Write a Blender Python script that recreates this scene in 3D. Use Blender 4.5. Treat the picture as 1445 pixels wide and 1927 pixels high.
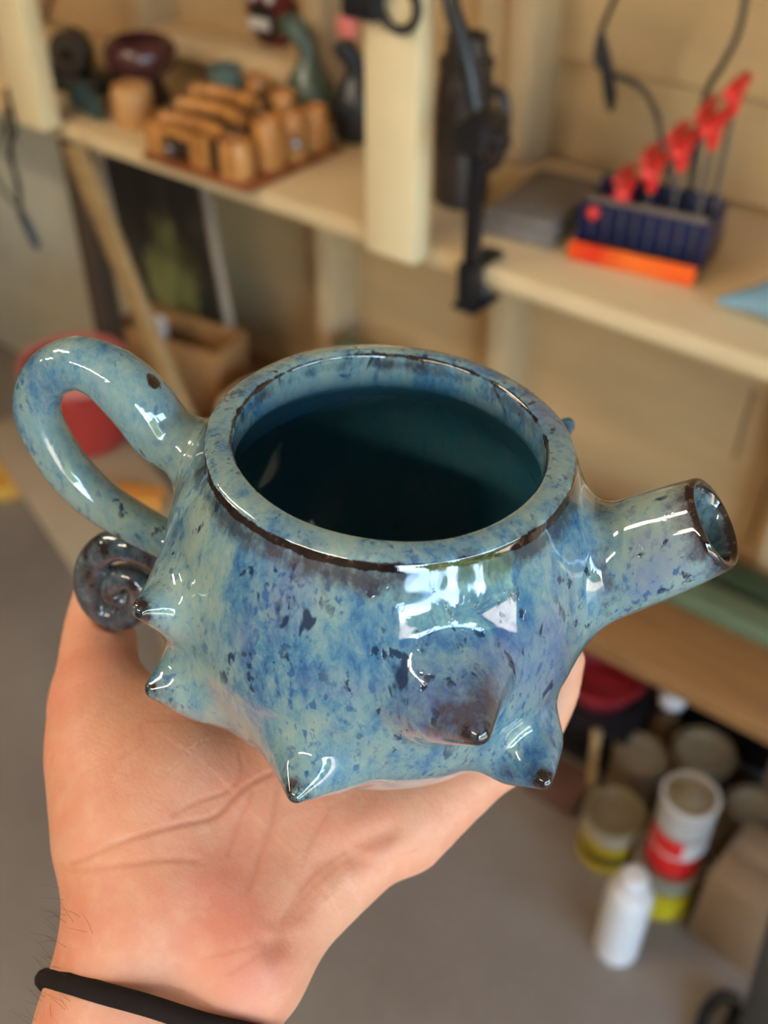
import bpy, bmesh, math, random
import numpy as np
from mathutils import Vector, Matrix
random.seed(7)
S = bpy.context.scene
COL = S.collection
for _o in list(bpy.data.objects):
    bpy.data.objects.remove(_o)

# ---------------------------------------------------------------- camera
# world: X runs along the workshop wall (to the right), Y into the wall, Z up, metres, floor at 0
EYE = Vector((0.0, 0.0, 1.55))
PITCH, HEAD = math.radians(39.4), math.radians(90 - 52.2)
cam_d = bpy.data.cameras.new('camera')
cam = bpy.data.objects.new('camera', cam_d)
COL.objects.link(cam)
cam.location = EYE
cam.rotation_euler = (math.radians(90) - PITCH, 0, HEAD)
cam_d.sensor_width = 36
cam_d.sensor_fit = 'AUTO'
cam_d.lens = 2000.0 / 1927.0 * 36.0
cam_d.clip_start = 0.02
cam_d.dof.use_dof = True
cam_d.dof.focus_distance = 0.272
cam_d.dof.aperture_fstop = 9.6
S.camera = cam

# ---------------------------------------------------------------- sky, sun, exposure
world = bpy.data.worlds.new('sky')
S.world = world
world.use_nodes = True
wt = world.node_tree
wt.nodes.clear()
w_out = wt.nodes.new('ShaderNodeOutputWorld')
w_bg = wt.nodes.new('ShaderNodeBackground')
w_sky = wt.nodes.new('ShaderNodeTexSky')
w_sky.sky_type = 'NISHITA'
w_sky.sun_disc = False
w_sky.sun_elevation = math.radians(48)
w_sky.sun_rotation = math.radians(-60)
w_bg.inputs['Strength'].default_value = 4.2
wt.links.new(w_sky.outputs['Color'], w_bg.inputs['Color'])
wt.links.new(w_bg.outputs['Background'], w_out.inputs['Surface'])
sun_d = bpy.data.lights.new('sun', 'SUN')
sun_d.energy = 42.0
sun_d.color = (1.0, 0.88, 0.70)
sun_d.angle = math.radians(0.6)
sun = bpy.data.objects.new('sun', sun_d)
COL.objects.link(sun)
sun.rotation_euler = Vector((0.62, -0.25, -0.80)).to_track_quat('-Z', 'Y').to_euler()
S.view_settings.view_transform = 'Standard'
S.view_settings.look = 'None'
S.view_settings.gamma = 1.0
S.view_settings.exposure = -0.10
S.view_settings.use_curve_mapping = False
S.cycles.use_denoising = True
S.cycles.max_bounces = 8
S.cycles.diffuse_bounces = 5
S.cycles.sample_clamp_indirect = 6.0
S.cycles.caustics_reflective = False
S.cycles.caustics_refractive = False
TUBE_POWER = 76.0

# ---------------------------------------------------------------- helpers
def lin(c):
    return tuple(((v / 255.0) / 12.92 if v / 255.0 <= 0.04045 else ((v / 255.0 + 0.055) / 1.055) ** 2.4) for v in c)

class NT:
    """small node-building helper"""
    def __init__(self, name):
        self.m = bpy.data.materials.new(name)
        self.m.use_nodes = True
        self.t = self.m.node_tree
        self.b = self.t.nodes['Principled BSDF']
    def n(self, kind, **kw):
        nd = self.t.nodes.new(kind)
        for k, v in kw.items():
            setattr(nd, k, v)
        return nd
    def l(self, a, b):
        self.t.links.new(a, b)
    def coord(self, scale=(1, 1, 1), out='Object'):
        tc = self.n('ShaderNodeTexCoord')
        mp = self.n('ShaderNodeMapping')
        mp.inputs['Scale'].default_value = scale
        self.l(tc.outputs[out], mp.inputs['Vector'])
        return mp.outputs['Vector']
    def noise(self, vec, scale, detail=4, rough=0.55, dist=0.0):
        nd = self.n('ShaderNodeTexNoise')
        nd.inputs['Scale'].default_value = scale
        nd.inputs['Detail'].default_value = detail
        nd.inputs['Roughness'].default_value = rough
        nd.inputs['Distortion'].default_value = dist
        self.l(vec, nd.inputs['Vector'])
        return nd.outputs['Fac']
    def ramp(self, fac, stops, interp='LINEAR'):
        nd = self.n('ShaderNodeValToRGB')
        cr = nd.color_ramp
        cr.interpolation = interp
        while len(cr.elements) < len(stops):
            cr.elements.new(0.5)
        for e, (p, c) in zip(cr.elements, stops):
            e.position = p
            e.color = (*c, 1) if not isinstance(c, (int, float)) else (c, c, c, 1)
        self.l(fac, nd.inputs['Fac'])
        return nd.outputs['Color']
    def mix(self, fac, a, b, blend='MIX'):
        nd = self.n('ShaderNodeMix', data_type='RGBA', blend_type=blend)
        for sock, v in ((nd.inputs['Factor'], fac), (nd.inputs['A'], a), (nd.inputs['B'], b)):
            if hasattr(v, 'node'):
                self.l(v, sock)
            elif isinstance(v, tuple):
                sock.default_value = (*v, 1)
            else:
                sock.default_value = v
        return nd.outputs['Result']
    def math(self, op, a, b=0.0, clamp=False):
        nd = self.n('ShaderNodeMath', operation=op, use_clamp=clamp)
        for sock, v in ((nd.inputs[0], a), (nd.inputs[1], b)):
            if hasattr(v, 'node'):
                self.l(v, sock)
            else:
                sock.default_value = v
        return nd.outputs[0]
    def attr(self, name):
        nd = self.n('ShaderNodeAttribute', attribute_name=name)
        return nd.outputs['Fac']
    def bump(self, h, strength, dist):
        nd = self.n('ShaderNodeBump')
        nd.inputs['Strength'].default_value = strength
        nd.inputs['Distance'].default_value = dist
        self.l(h, nd.inputs['Height'])
        self.l(nd.outputs['Normal'], self.b.inputs['Normal'])
        return nd
    def set(self, **kw):
        for k, v in kw.items():
            s = self.b.inputs[k.replace('_', ' ')]
            if hasattr(v, 'node'):
                self.l(v, s)
            else:
                s.default_value = (*v, 1) if isinstance(v, tuple) and len(v) == 3 and s.type == 'RGBA' else v
        return self.m

def paint(name, c, rough=0.5, var=0.12, scale=9.0, metal=0.0, stretch=(1, 1, 1), bump=0.15, spec=0.5):
    """one-colour surface with uneven wear and slight relief"""
    k = NT(name)
    v = k.coord(stretch)
    f = k.noise(v, scale, 5, 0.6)
    c = lin(c)
    dk = tuple(x * (1 - var * 1.6) for x in c)
    lt = tuple(min(1, x * (1 + var)) for x in c)
    col = k.ramp(f, [(0.3, dk), (0.7, lt)])
    k.bump(k.noise(v, scale * 6, 3), bump, 0.004)
    return k.set(Base_Color=col, Roughness=rough, Metallic=metal, Specular_IOR_Level=spec)

def wood(name, c, dark=0.6, rough=0.6, scale=6.0, stretch=(1, 14, 14)):
    k = NT(name)
    v = k.coord(stretch)
    f = k.noise(v, scale, 6, 0.6, 0.4)
    c = lin(c)
    col = k.ramp(f, [(0.25, tuple(x * dark for x in c)), (0.5, c), (0.8, tuple(min(1, x * 1.12) for x in c))])
    k.bump(f, 0.2, 0.003)
    return k.set(Base_Color=col, Roughness=rough)

def mesh_obj(name, verts, faces, mat, parent=None, smooth=False, loc=None):
    me = bpy.data.meshes.new(name)
    me.from_pydata([tuple(v) for v in verts], [], faces)
    me.update()
    if smooth:
        for p in me.polygons:
            p.use_smooth = True
    return link(name, me, mat, parent, loc)

def link(name, me, mat, parent=None, loc=None):
    o = bpy.data.objects.new(name, me)
    COL.objects.link(o)
    if mat is not None and not me.materials:
        me.materials.append(mat)
    if parent is not None:
        o.parent = parent
    if loc is not None:
        o.location = loc
    return o

def bm_obj(name, bm, mat, parent=None, smooth=False, loc=None):
    me = bpy.data.meshes.new(name)
    bmesh.ops.recalc_face_normals(bm, faces=bm.faces)
    bm.to_mesh(me)
    bm.free()
    if smooth:
        me.shade_smooth()
        me.set_sharp_from_angle(angle=math.radians(38))
    return link(name, me, mat, parent, loc)

def add_box(bm, lo, hi, bevel=0.0, mtx=None, seg=2):
    r = bmesh.ops.create_cube(bm, size=1.0)
    vs = r['verts']
    c = [(a + b) / 2 for a, b in zip(lo, hi)]
    s = [abs(b - a) for a, b in zip(lo, hi)]
    for v in vs:
        v.co = Vector((v.co.x * s[0] + c[0], v.co.y * s[1] + c[1], v.co.z * s[2] + c[2]))
    if bevel > 0:
        es = list({e for v in vs for e in v.link_edges})
        g = bmesh.ops.bevel(bm, geom=es, offset=bevel, segments=seg, profile=0.5, affect='EDGES')
        vs = list({v for f in g['faces'] for v in f.verts} | {v for v in vs if v.is_valid})
    if mtx is not None:
        bmesh.ops.transform(bm, matrix=mtx, verts=[v for v in vs if v.is_valid])
    return vs

def box(name, lo, hi, mat, parent=None, bevel=0.002, mtx=None, loc=None):
    bm = bmesh.new()
    add_box(bm, lo, hi, bevel, mtx)
    return bm_obj(name, bm, mat, parent, smooth=bevel > 0, loc=loc)

def add_lathe(bm, prof, n=28, mtx=None, cap=True):
    rings = []
    for r, z in prof:
        if r < 1e-6:
            rings.append([bm.verts.new((0, 0, z))])
        else:
            rings.append([bm.verts.new((r * math.cos(2 * math.pi * i / n), r * math.sin(2 * math.pi * i / n), z)) for i in range(n)])
    for a, b in zip(rings, rings[1:]):
        for i in range(n):
            j = (i + 1) % n
            if len(a) == 1 and len(b) == 1:
                continue
            if len(a) == 1:
                bm.faces.new((a[0], b[i], b[j]))
            elif len(b) == 1:
                bm.faces.new((a[i], a[j], b[0]))
            else:
                bm.faces.new((a[i], a[j], b[j], b[i]))
    vs = [v for r in rings for v in r]
    if mtx is not None:
        bmesh.ops.transform(bm, matrix=mtx, verts=vs)
    return vs

def lathe(name, prof, mat, parent=None, n=28, mtx=None, loc=None):
    bm = bmesh.new()
    add_lathe(bm, prof, n, mtx)
    return bm_obj(name, bm, mat, parent, smooth=True, loc=loc)

def catmull(pts, per=8):
    P = [np.array(p, float) for p in pts]
    P = [2 * P[0] - P[1]] + P + [2 * P[-1] - P[-2]]
    out = []
    for i in range(1, len(P) - 2):
        for k in range(per):
            t = k / per
            out.append(0.5 * (2 * P[i] + (P[i + 1] - P[i - 1]) * t + (2 * P[i - 1] - 5 * P[i] + 4 * P[i + 1] - P[i + 2]) * t * t
                              + (3 * P[i] - P[i - 1] - 3 * P[i + 1] + P[i + 2]) * t ** 3))
    out.append(P[-2])
    return np.array(out)

def add_tube(bm, pts, rad, n=10, closed=False):
    pts = [Vector(p) for p in pts]
    rads = rad if hasattr(rad, '__len__') else [rad] * len(pts)
    m = len(pts)
    t0 = (pts[1] - pts[0]).normalized()
    up = Vector((0, 0, 1)) if abs(t0.z) < 0.9 else Vector((1, 0, 0))
    nrm = (up - t0 * up.dot(t0)).normalized()
    rings = []
    for i, q in enumerate(pts):
        if closed:
            t = (pts[(i + 1) % m] - pts[i - 1]).normalized()
        else:
            t = (pts[min(i + 1, m - 1)] - pts[max(i - 1, 0)]).normalized()
        nrm = (nrm - t * nrm.dot(t)).normalized()
        bn = t.cross(nrm)
        rings.append([bm.verts.new(q + (nrm * math.cos(2 * math.pi * j / n) + bn * math.sin(2 * math.pi * j / n)) * rads[i]) for j in range(n)])
    for i in range(m if closed else m - 1):
        a, b = rings[i], rings[(i + 1) % m]
        for j in range(n):
            k = (j + 1) % n
            bm.faces.new((a[j], a[k], b[k], b[j]))
    if not closed:
        bm.faces.new(rings[0])
        bm.faces.new(rings[-1])
    return [v for r in rings for v in r]

def tube(name, pts, rad, mat, parent=None, n=10, smooth_pts=0, closed=False):
    if smooth_pts:
        pts = catmull(pts, smooth_pts)
    bm = bmesh.new()
    add_tube(bm, pts, rad, n, closed)
    return bm_obj(name, bm, mat, parent, smooth=True)

def thing(name, label, cat, loc=(0, 0, 0), rot=(0, 0, 0), group=None):
    o = bpy.data.objects.new(name, None)
    o.empty_display_size = 0.02
    COL.objects.link(o)
    o.location = loc
    o.rotation_euler = rot
    return tag(o, label, cat, group)

def tag(o, label, cat, group=None):
    o['label'] = label
    o['category'] = cat
    if group:
        o['group'] = group
    return o

def struct(o):
    o['kind'] = 'structure'
    return o

def rot_to(d, at=(0, 0, 0)):
    return Matrix.Translation(Vector(at)) @ Vector(d).to_track_quat('Z', 'Y').to_matrix().to_4x4()

# ---------------------------------------------------------------- materials
CREAM = paint('cream_paint', (212, 184, 140), 0.45, 0.06, 5)
CREAM_LT = paint('cream_paint_post', (228, 205, 160), 0.45, 0.04, 5)
WALLP = paint('tan_wall_board', (182, 148, 102), 0.65, 0.10, 4, stretch=(0.6, 1, 2))
STUDP = paint('tan_stud', (186, 158, 118), 0.6, 0.08, 5)
CEILP = paint('ceiling_board', (175, 165, 150), 0.8, 0.05, 3)
DARKW = paint('dark_room_wall', (105, 98, 90), 0.8, 0.1, 3)
BLACK = paint('black_plastic', (22, 22, 24), 0.38, 0.1, 30)
BLACKM = paint('black_metal', (36, 37, 40), 0.32, 0.1, 30, metal=0.5)
STEEL = paint('steel', (150, 150, 152), 0.25, 0.08, 40, metal=0.9)
RED = paint('red_rubber', (214, 40, 34), 0.4, 0.08, 40)
WHITE = paint('white_plastic', (212, 203, 195), 0.4, 0.03, 20)
BROWNW = wood('brown_bench_wood', (142, 98, 54))
PALEW = wood('pale_stick_wood', (165, 135, 90))
CARD = paint('cardboard', (150, 104, 56), 0.8, 0.08, 12)

k = NT('concrete_floor')
v = k.coord()
big = k.noise(v, 2.2, 5, 0.6)
col = k.ramp(big, [(0.3, lin((112, 100, 88))), (0.7, lin((136, 123, 109)))])
fine = k.noise(v, 60, 4, 0.7)
col = k.mix(k.ramp(fine, [(0.55, 0.0), (0.75, 0.35)]), col, lin((150, 142, 132)))
k.bump(fine, 0.25, 0.004)
FLOOR = k.set(Base_Color=col, Roughness=0.62)

# ---------------------------------------------------------------- the room
fl = struct(box('floor', (-5.2, -3.2, -0.12), (2.6, 1.66, 0.0), FLOOR, bevel=0))
cl = struct(box('ceiling', (-5.2, -3.2, 2.5), (2.6, 1.66, 2.6), CEILP, bevel=0))
wb = struct(box('wall_back', (-5.2, 1.56, 0.0), (2.6, 1.66, 2.5), WALLP, bevel=0))
struct(box('wall_left', (-5.3, -3.2, 0), (-5.2, 1.66, 2.5), DARKW, bevel=0))
struct(box('wall_front', (-5.2, -3.3, 0), (2.6, -3.2, 2.5), DARKW, bevel=0))
wr = struct(bpy.data.objects.new('wall_right', None))
COL.objects.link(wr)
box('header', (2.6, -3.2, 2.22), (2.72, 1.66, 2.5), DARKW, wr, 0)
box('panel', (2.6, 0.9, 0), (2.72, 1.66, 2.22), DARKW, wr, 0)
box('panel', (2.6, -3.2, 0), (2.72, -2.5, 2.22), DARKW, wr, 0)
# lapped wall boards, each its own plank
x_cuts = [-5.2, -2.62, -0.36, 2.6]
for row in range(17):
    z0 = 0.02 + row * 0.147
    offs = 0.42 * (row % 2)
    cuts = [x_cuts[0], x_cuts[1] + offs, x_cuts[2] - offs * 0.15, x_cuts[3]]
    for a, b in zip(cuts, cuts[1:]):
        bm = bmesh.new()
        add_box(bm, (a + 0.002, 1.530, z0), (b - 0.002, 1.562, min(2.5, z0 + 0.145)), 0.003, seg=1)
        for vv in bm.verts:                       # each board leans out at its foot like siding
            if vv.co.y < 1.545:
                vv.co.y -= 0.014 * (1 - (vv.co.z - z0) / 0.145)
        bm_obj('plank', bm, WALLP, wb)
for xs in (-2.55, -1.72, -1.27, -0.86, -0.30, 0.32, 0.95):
    box('stud', (xs - 0.02, 1.44, 0), (xs + 0.02, 1.535, 0.871), STUDP, wb, 0.002)
    box('stud', (xs - 0.02, 1.44, 0.9005), (xs + 0.02, 1.535, 2.5), STUDP, wb, 0.002)
box('stud', (-0.955, 1.47, 0.9005), (-0.885, 1.535, 2.5), STUDP, wb, 0.002)
box('sill_plate', (-1.70, 1.44, 0.93), (-1.29, 1.535, 0.968), CREAM, wb, 0.002)
box('brace', (-0.05, -0.012, -0.7), (0.05, 0.02, 0.7), STUDP, wb, 0.002,
    mtx=Matrix.Translation((-1.98, 1.50, 1.16)) @ Matrix.Rotation(math.radians(38), 4, 'Y'))

# outside the open garage door
GND = paint('driveway_concrete', (186, 172, 150), 0.8, 0.08, 1.2)
struct(box('ground', (2.6, -14, -0.2), (22, 12, -0.02), GND, bevel=0))
k = NT('leaf_green')
g = k.noise(k.coord(), 3.5, 6, 0.7)
LEAF = k.set(Base_Color=k.ramp(g, [(0.3, lin((30, 48, 22))), (0.7, lin((92, 116, 60)))]), Roughness=0.7)
bm = bmesh.new()
for i in range(26):
    cy = -9 + i * 0.55 + random.uniform(-.2, .2)
    h = random.uniform(1.3, 2.6)
    r = bmesh.ops.create_icosphere(bm, subdivisions=3, radius=1.0)
    for vv in r['verts']:
        j = 1 + 0.22 * math.sin(vv.co.x * 9 + i) * math.sin(vv.co.y * 8 + 2 * i) + 0.16 * math.sin(vv.co.z * 15 + i)
        vv.co = Vector((13 + vv.co.x * 1.4 * j, cy + vv.co.y * 1.1 * j, h * 0.7 + vv.co.z * h * 0.95 * j))
hedge = bm_obj('hedge', bm, LEAF, smooth=False)
tag(hedge, 'green hedge of trees beyond the open garage door', 'hedge')
hedge['kind'] = 'stuff'

# fluorescent ceiling lamp, and two more added as fill light
def tube_lamp(loc, rz, label, n_tubes):
    t = thing('ceiling_lamp', label, 'lamp', loc, (0, 0, rz), 'tube lamps on the ceiling')
    box('housing', (-0.66, -0.075, 0.03), (0.66, 0.075, 0.09), WHITE, t, 0.006)
    e = NT('lit_tube')
    e.set(Base_Color=(1, 1, 1), Emission_Color=lin((255, 240, 214)), Emission_Strength=TUBE_POWER)
    for s in ((-0.042, 0.042) if n_tubes == 2 else (0.0,)):
        tube('lit_tube', [(-0.6, s, 0.0), (0.6, s, 0.0)], 0.015, e.m, t, 12)
        for x in (-0.61, 0.61):
            box('socket', (x - 0.012, s - 0.018, -0.018), (x + 0.012, s + 0.018, 0.032), WHITE, t, 0.003)
tube_lamp((-1.35, -0.42, 2.38), 0.0, 'twin tube lamp on the ceiling nearest the shelf wall', 2)
tube_lamp((0.15, -1.7, 2.38), 0.0, 'added twin tube fill lamp on the ceiling nearer the garage door', 2)  # added fixture, brightens the shelf wall
tube_lamp((-2.6, -1.7, 2.38), 0.0, 'added twin tube fill lamp on the ceiling at the inner end of the garage', 2)  # added fixture, lifts the far end and the space under the shelf

# ---------------------------------------------------------------- teapot and hand as smooth implicit surfaces (millimetres about POT)
POT = np.array([-0.1432, 0.1827, 1.3366])
AX = np.array([4.7, 3.7, 100.0])
AX = AX / np.linalg.norm(AX)

def smin(a, b, k):
    h = np.clip(0.5 + 0.5 * (b - a) / k, 0, 1)
    return b + (a - b) * h - k * h * (1 - h)

def smax(a, b, k):
    return -smin(-a, -b, k)

def cone(P, a, b, ra, rb):
    a = np.asarray(a, float); ba = np.asarray(b, float) - a
    h = np.clip(((P - a) @ ba) / (ba @ ba), 0, 1)
    return np.linalg.norm(P - a - h[:, None] * ba, axis=1) - (ra + (rb - ra) * h)

def round_cone(P, a, b, r1, r2):
    a = np.asarray(a, float); ba = np.asarray(b, float) - a
    l2 = ba @ ba; rr = r1 - r2; a2 = l2 - rr * rr; il2 = 1.0 / l2
    pa = P - a
    y = pa @ ba; z = y - l2
    q = pa * l2 - y[:, None] * ba
    x2 = (q * q).sum(1); y2 = y * y * l2; z2 = z * z * l2
    kk = np.sign(rr) * rr * rr * x2
    d = (np.sqrt(x2 * a2 * il2) + y * rr) * il2 - r1
    c1 = np.sign(y) * a2 * y2 < kk
    d[c1] = np.sqrt(x2 + y2)[c1] * il2 - r1
    c2 = np.sign(z) * a2 * z2 > kk
    d[c2] = np.sqrt(x2 + z2)[c2] * il2 - r2
    return d

def chain(P, pts, rad, margin=18.0):
    """distance to a tapering polyline; far from it only a lower bound by its box"""
    pts = np.asarray(pts, float)
    lo, hi = pts.min(0) - max(rad), pts.max(0) + max(rad)
    d = np.linalg.norm(np.maximum(np.maximum(lo - P, P - hi), 0), axis=1)
    sel = d < margin
    Q = P[sel]
    e = np.full(len(Q), 1e3)
    for a, b, ra, rb in zip(pts[:-1], pts[1:], rad[:-1], rad[1:]):
        e = np.minimum(e, cone(Q, a, b, ra, rb))
    d[sel] = e
    d[~sel] = np.maximum(d[~sel], margin)
    return d

class Revolve:
    """signed distance to a revolved closed profile, tabulated"""
    def __init__(self, prof, per=10):
        q = catmull([(r, z) for r, z in prof], per)
        self.r0, self.z0, self.s = 0.0, -80.0, 0.5
        R, Z = np.meshgrid(np.arange(0, 110, self.s), np.arange(-80, 90, self.s), indexing='ij')
        P = np.stack([R.ravel(), Z.ravel()], 1)
        best = np.full(len(P), 1e9)
        inside = np.zeros(len(P), bool)
        loop = np.vstack([q, [[-30, q[-1][1]], [-30, q[0][1]]]])
        for i in range(len(loop)):
            a, b = loop[i], loop[(i + 1) % len(loop)]
            if i < len(q) - 1:
                ba = b - a
                L = ba @ ba
                if L < 1e-9:
                    continue
                h = np.clip(((P - a) @ ba) / L, 0, 1)
                d = P - a - h[:, None] * ba
                best = np.minimum(best, (d * d).sum(1))
            c = (a[1] > P[:, 1]) != (b[1] > P[:, 1])
            if a[1] != b[1]:
                xi = a[0] + (P[:, 1] - a[1]) * (b[0] - a[0]) / (b[1] - a[1])
                inside ^= c & (P[:, 0] < xi)
        d = np.sqrt(best)
        self.T = np.where(inside, -d, d).reshape(R.shape)
    def __call__(self, r, z):
        x = np.clip((r - self.r0) / self.s, 0, self.T.shape[0] - 1.001)
        y = np.clip((z - self.z0) / self.s, 0, self.T.shape[1] - 1.001)
        i, j = x.astype(int), y.astype(int)
        fx, fy = x - i, y - j
        T = self.T
        return (T[i, j] * (1 - fx) * (1 - fy) + T[i + 1, j] * fx * (1 - fy) + T[i, j + 1] * (1 - fx) * fy + T[i + 1, j + 1] * fx * fy)

BODY = Revolve([(0, -58), (12, -58), (22, -57.5), (36, -52), (50, -38.5), (59, -20), (62.5, 0), (61, 18), (56.5, 33), (52.2, 42), (50.2, 46), (49, 48.2), (46.5, 49.2), (43, 49.6), (39, 49.6), (20, 49.5), (0, 49.5)])
HOLLOW = Revolve([(0, -51), (12, -51), (24, -49.5), (38, -42), (49, -28), (55, -10), (56.5, 4), (54.5, 18), (49, 29), (44, 35.5), (42, 39), (41.6, 44), (41.8, 52), (41.8, 60), (41.8, 70), (20, 70.1), (0, 70)])
SPIKES = [([-27.1, -46.9, 9.5], [-25.7, -66.4, 20.5], 14, 2.7), ([-21.6, -51.8, -14.1], [-26.2, -66.9, -9.8], 13.5, 3.0), ([18.2, -49.8, -15.3], [25.8, -67.5, -12.6], 14.5, 2.6), ([47.7, -33.9, 13.2], [63.5, -44.7, 18.0], 14.5, 3.3), ([55.5, -8.6, -26.5], [70.2, -19.1, -21.9], 13, 2.6), ([13.5, 48.0, 15.1], [19.7, 70.4, 22.2], 10, 2.6)]
HANDLE = catmull([[-48.0, -20.7, 28.6], [-53.2, -23.0, 35.5], [-58.6, -25.3, 39.3], [-62.8, -27.1, 46.7], [-68.1, -29.4, 53.6], [-73.8, -31.8, 57.5], [-80.9, -34.9, 58.0], [-89.8, -38.8, 51.6], [-94.7, -40.9, 39.4], [-91.9, -39.7, 25.2], [-86.7, -37.4, 15.0], [-79.4, -34.3, 7.2], [-65.3, -28.2, -1.3], [-55.5, -24.0, -4.9]], 5)
HRAD = catmull([(9, 9), (9.2, 9.2), (9.4, 9.4), (9.3, 9.3), (8.9, 8.9), (8.0, 8.0), (7.4, 7.4), (6.8, 6.8), (6.8, 6.8), (7.0, 7.0), (7.0, 7.0), (6.8, 6.8), (6.4, 6.4), (6.5, 6.5)], 5)[:, 0]
CURL = catmull([[-59.6, -25.7, -18.8], [-66.9, -28.9, -10.6], [-74.5, -32.2, -7.7], [-82.3, -35.5, -10.2], [-88.8, -38.3, -19.1], [-91.5, -39.5, -30.8], [-89.1, -38.5, -39.5], [-82.5, -35.6, -40.7], [-75.8, -32.7, -34.0], [-73.4, -32.0, -25.4], [-75.9, -33.3, -20.9], [-80.8, -35.7, -22.8], [-83.2, -37.0, -28.7], [-80.5, -36.0, -30.9]], 4)
CRAD = catmull([(5.2, 5.2), (5.2, 5.2), (5.2, 5.2), (5.2, 5.2), (5.2, 5.2), (5.2, 5.2), (5.2, 5.2), (5.2, 5.2), (5.0, 5.0), (4.8, 4.8), (4.5, 4.5), (4.3, 4.3), (4.0, 4.0), (3.8, 3.8)], 4)[:, 0]
SP0, SP1 = np.array([51.0, 24.9, 9.2]), np.array([82.1, 38.0, 36.5])
SPD = (SP1 - SP0) / np.linalg.norm(SP1 - SP0)

def axial(P):
    z = P @ AX
    r = np.sqrt(np.maximum((P * P).sum(1) - z * z, 0))
    return r, z

def spout_d(P):
    q = P - SP0
    t = q @ SPD
    L = np.linalg.norm(SP1 - SP0)
    r = np.linalg.norm(q - t[:, None] * SPD, axis=1)
    u = np.clip(t / L, 0, 1)
    rad = 15.6 - 2.6 * u + 0.5 * np.sin(np.pi * u) - 0.6 * u ** 6
    d = (r - rad) * 0.93
    return smax(d, (q - (SP1 - SP0)) @ (SPD * 0.96 + np.array([0.0, 0.0, 0.0])), 2.2), r, t, L

def pot_parts(P):
    r, z = axial(P)
    d = {}
    th = np.arctan2(P[:, 1], P[:, 0])
    d['body'] = BODY(r, z) + 0.22 * np.sin(3 * th + 0.06 * z) + 0.12 * np.sin(7 * th + z * .11) + 0.10 * np.sin(z * 0.33 + 1.5 * np.sin(2 * th))
    for i, (b, t, rb, rt) in enumerate(SPIKES):
        d['spike%d' % i] = round_cone(P, b, t, rb, rt)
    d['handle'] = chain(P, HANDLE, HRAD)
    d['curl'] = chain(P, CURL, CRAD)
    d['spout'], sr, st, L = spout_d(P)
    return d, r, z, sr, st, L

def pot_sdf(P, solid=False):
    d, r, z, sr, st, L = pot_parts(P)
    f = d['body']
    for i in range(len(SPIKES)):
        f = smin(f, d['spike%d' % i], 7.0)
    f = smin(f, d['handle'], 5.0)
    f = smin(f, d['spout'], 9.0)
    f = smin(f, d['curl'], 1.2)
    if solid:
        return f
    f = smax(f, -HOLLOW(r, z), 2.6)
    bore = sr - (9.9 - 0.3 * np.clip(st / L, 0, 1) + 1.6 * np.clip((st - L + 5) / 5, 0, 1) ** 2)
    f = smax(f, -np.maximum(bore, -(st - 2)), 2.0)
    return f

HAND = [([[-11.9, -104.7, -79.5], [-7.0, -120.2, -91.7], [13.4, -165.1, -137.6], [26.5, -226.8, -198.9]], [19, 19, 23, 28], 14), ([[14.9, -88.2, -85.2], [14.0, -102.6, -93.7], [35.9, -146.8, -140.0], [49.4, -209.1, -198.9]], [19, 19, 23, 28], 14), ([[-11.9, -90.2, -73.4], [-33.7, -79.9, -67.8], [-54.0, -68.4, -62.1]], [20, 21, 18], 14), ([[-33.7, -79.9, -67.8], [-71.6, -57.7, -59.1]], [20, 15.6], 14), ([[-20.7, -82.4, -75.1], [-31.4, -64.2, -67.0], [-44.1, -52.3, -68.1]], [21, 24, 20], 14), ([[-6.4, -75.1, -81.9], [-10.0, -52.0, -79.0], [-12.8, -28.2, -76.2]], [21, 22, 22], 14), ([[-43.5, -53.2, -69.4], [-41.4, -18.3, -76.8]], [19, 18], 14), ([[10.1, -78.6, -83.5], [14.4, -49.6, -82.3], [22.1, -21.8, -77.1], [30.0, -0.6, -73.7]], [19, 18, 15.5, 12.5], 14), ([[-11.9, -50.5, -82.5], [1.8, -21.2, -80.3], [10.0, 0.0, -78.6]], [22, 20, 15], 14), ([[-14.1, -26.9, -78.7], [-14.9, 2.2, -76.8]], [20, 15], 14)]
FINGERS = [([[-33.7, -79.9, -67.8], [-71.6, -57.7, -59.1], [-93.1, -40.0, -56.0], [-104.5, -27.8, -51.5]], [19, 15, 12.6, 10.2], 8), ([[-33.0, -12.9, -78.0], [-44.3, 16.3, -73.0], [-49.7, 57.6, -58.0], [-43.6, 72.5, -34.0], [-37.3, 77.4, -14.0]], [15, 12, 10, 9, 7.5], 6), ([[-9.1, -4.5, -80.0], [-17.5, 19.3, -76.0], [-12.8, 62.2, -66.0], [-3.5, 79.6, -44.0], [2.8, 84.5, -21.0]], [15, 12, 10, 9, 7.5], 6), ([[11.4, -11.4, -82.0], [10.6, 10.8, -77.0], [17.3, 46.3, -74.0], [22.2, 62.8, -58.0], [24.9, 67.4, -40.0]], [15, 11.5, 9.6, 8.6, 7.2], 6), ([[27.2, -22.0, -80.0], [34.4, 1.4, -73.0], [42.7, 21.7, -70.0], [44.4, 35.7, -58.0], [44.3, 40.7, -44.0]], [14, 11, 8.8, 7.8, 6.6], 6)]
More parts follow.
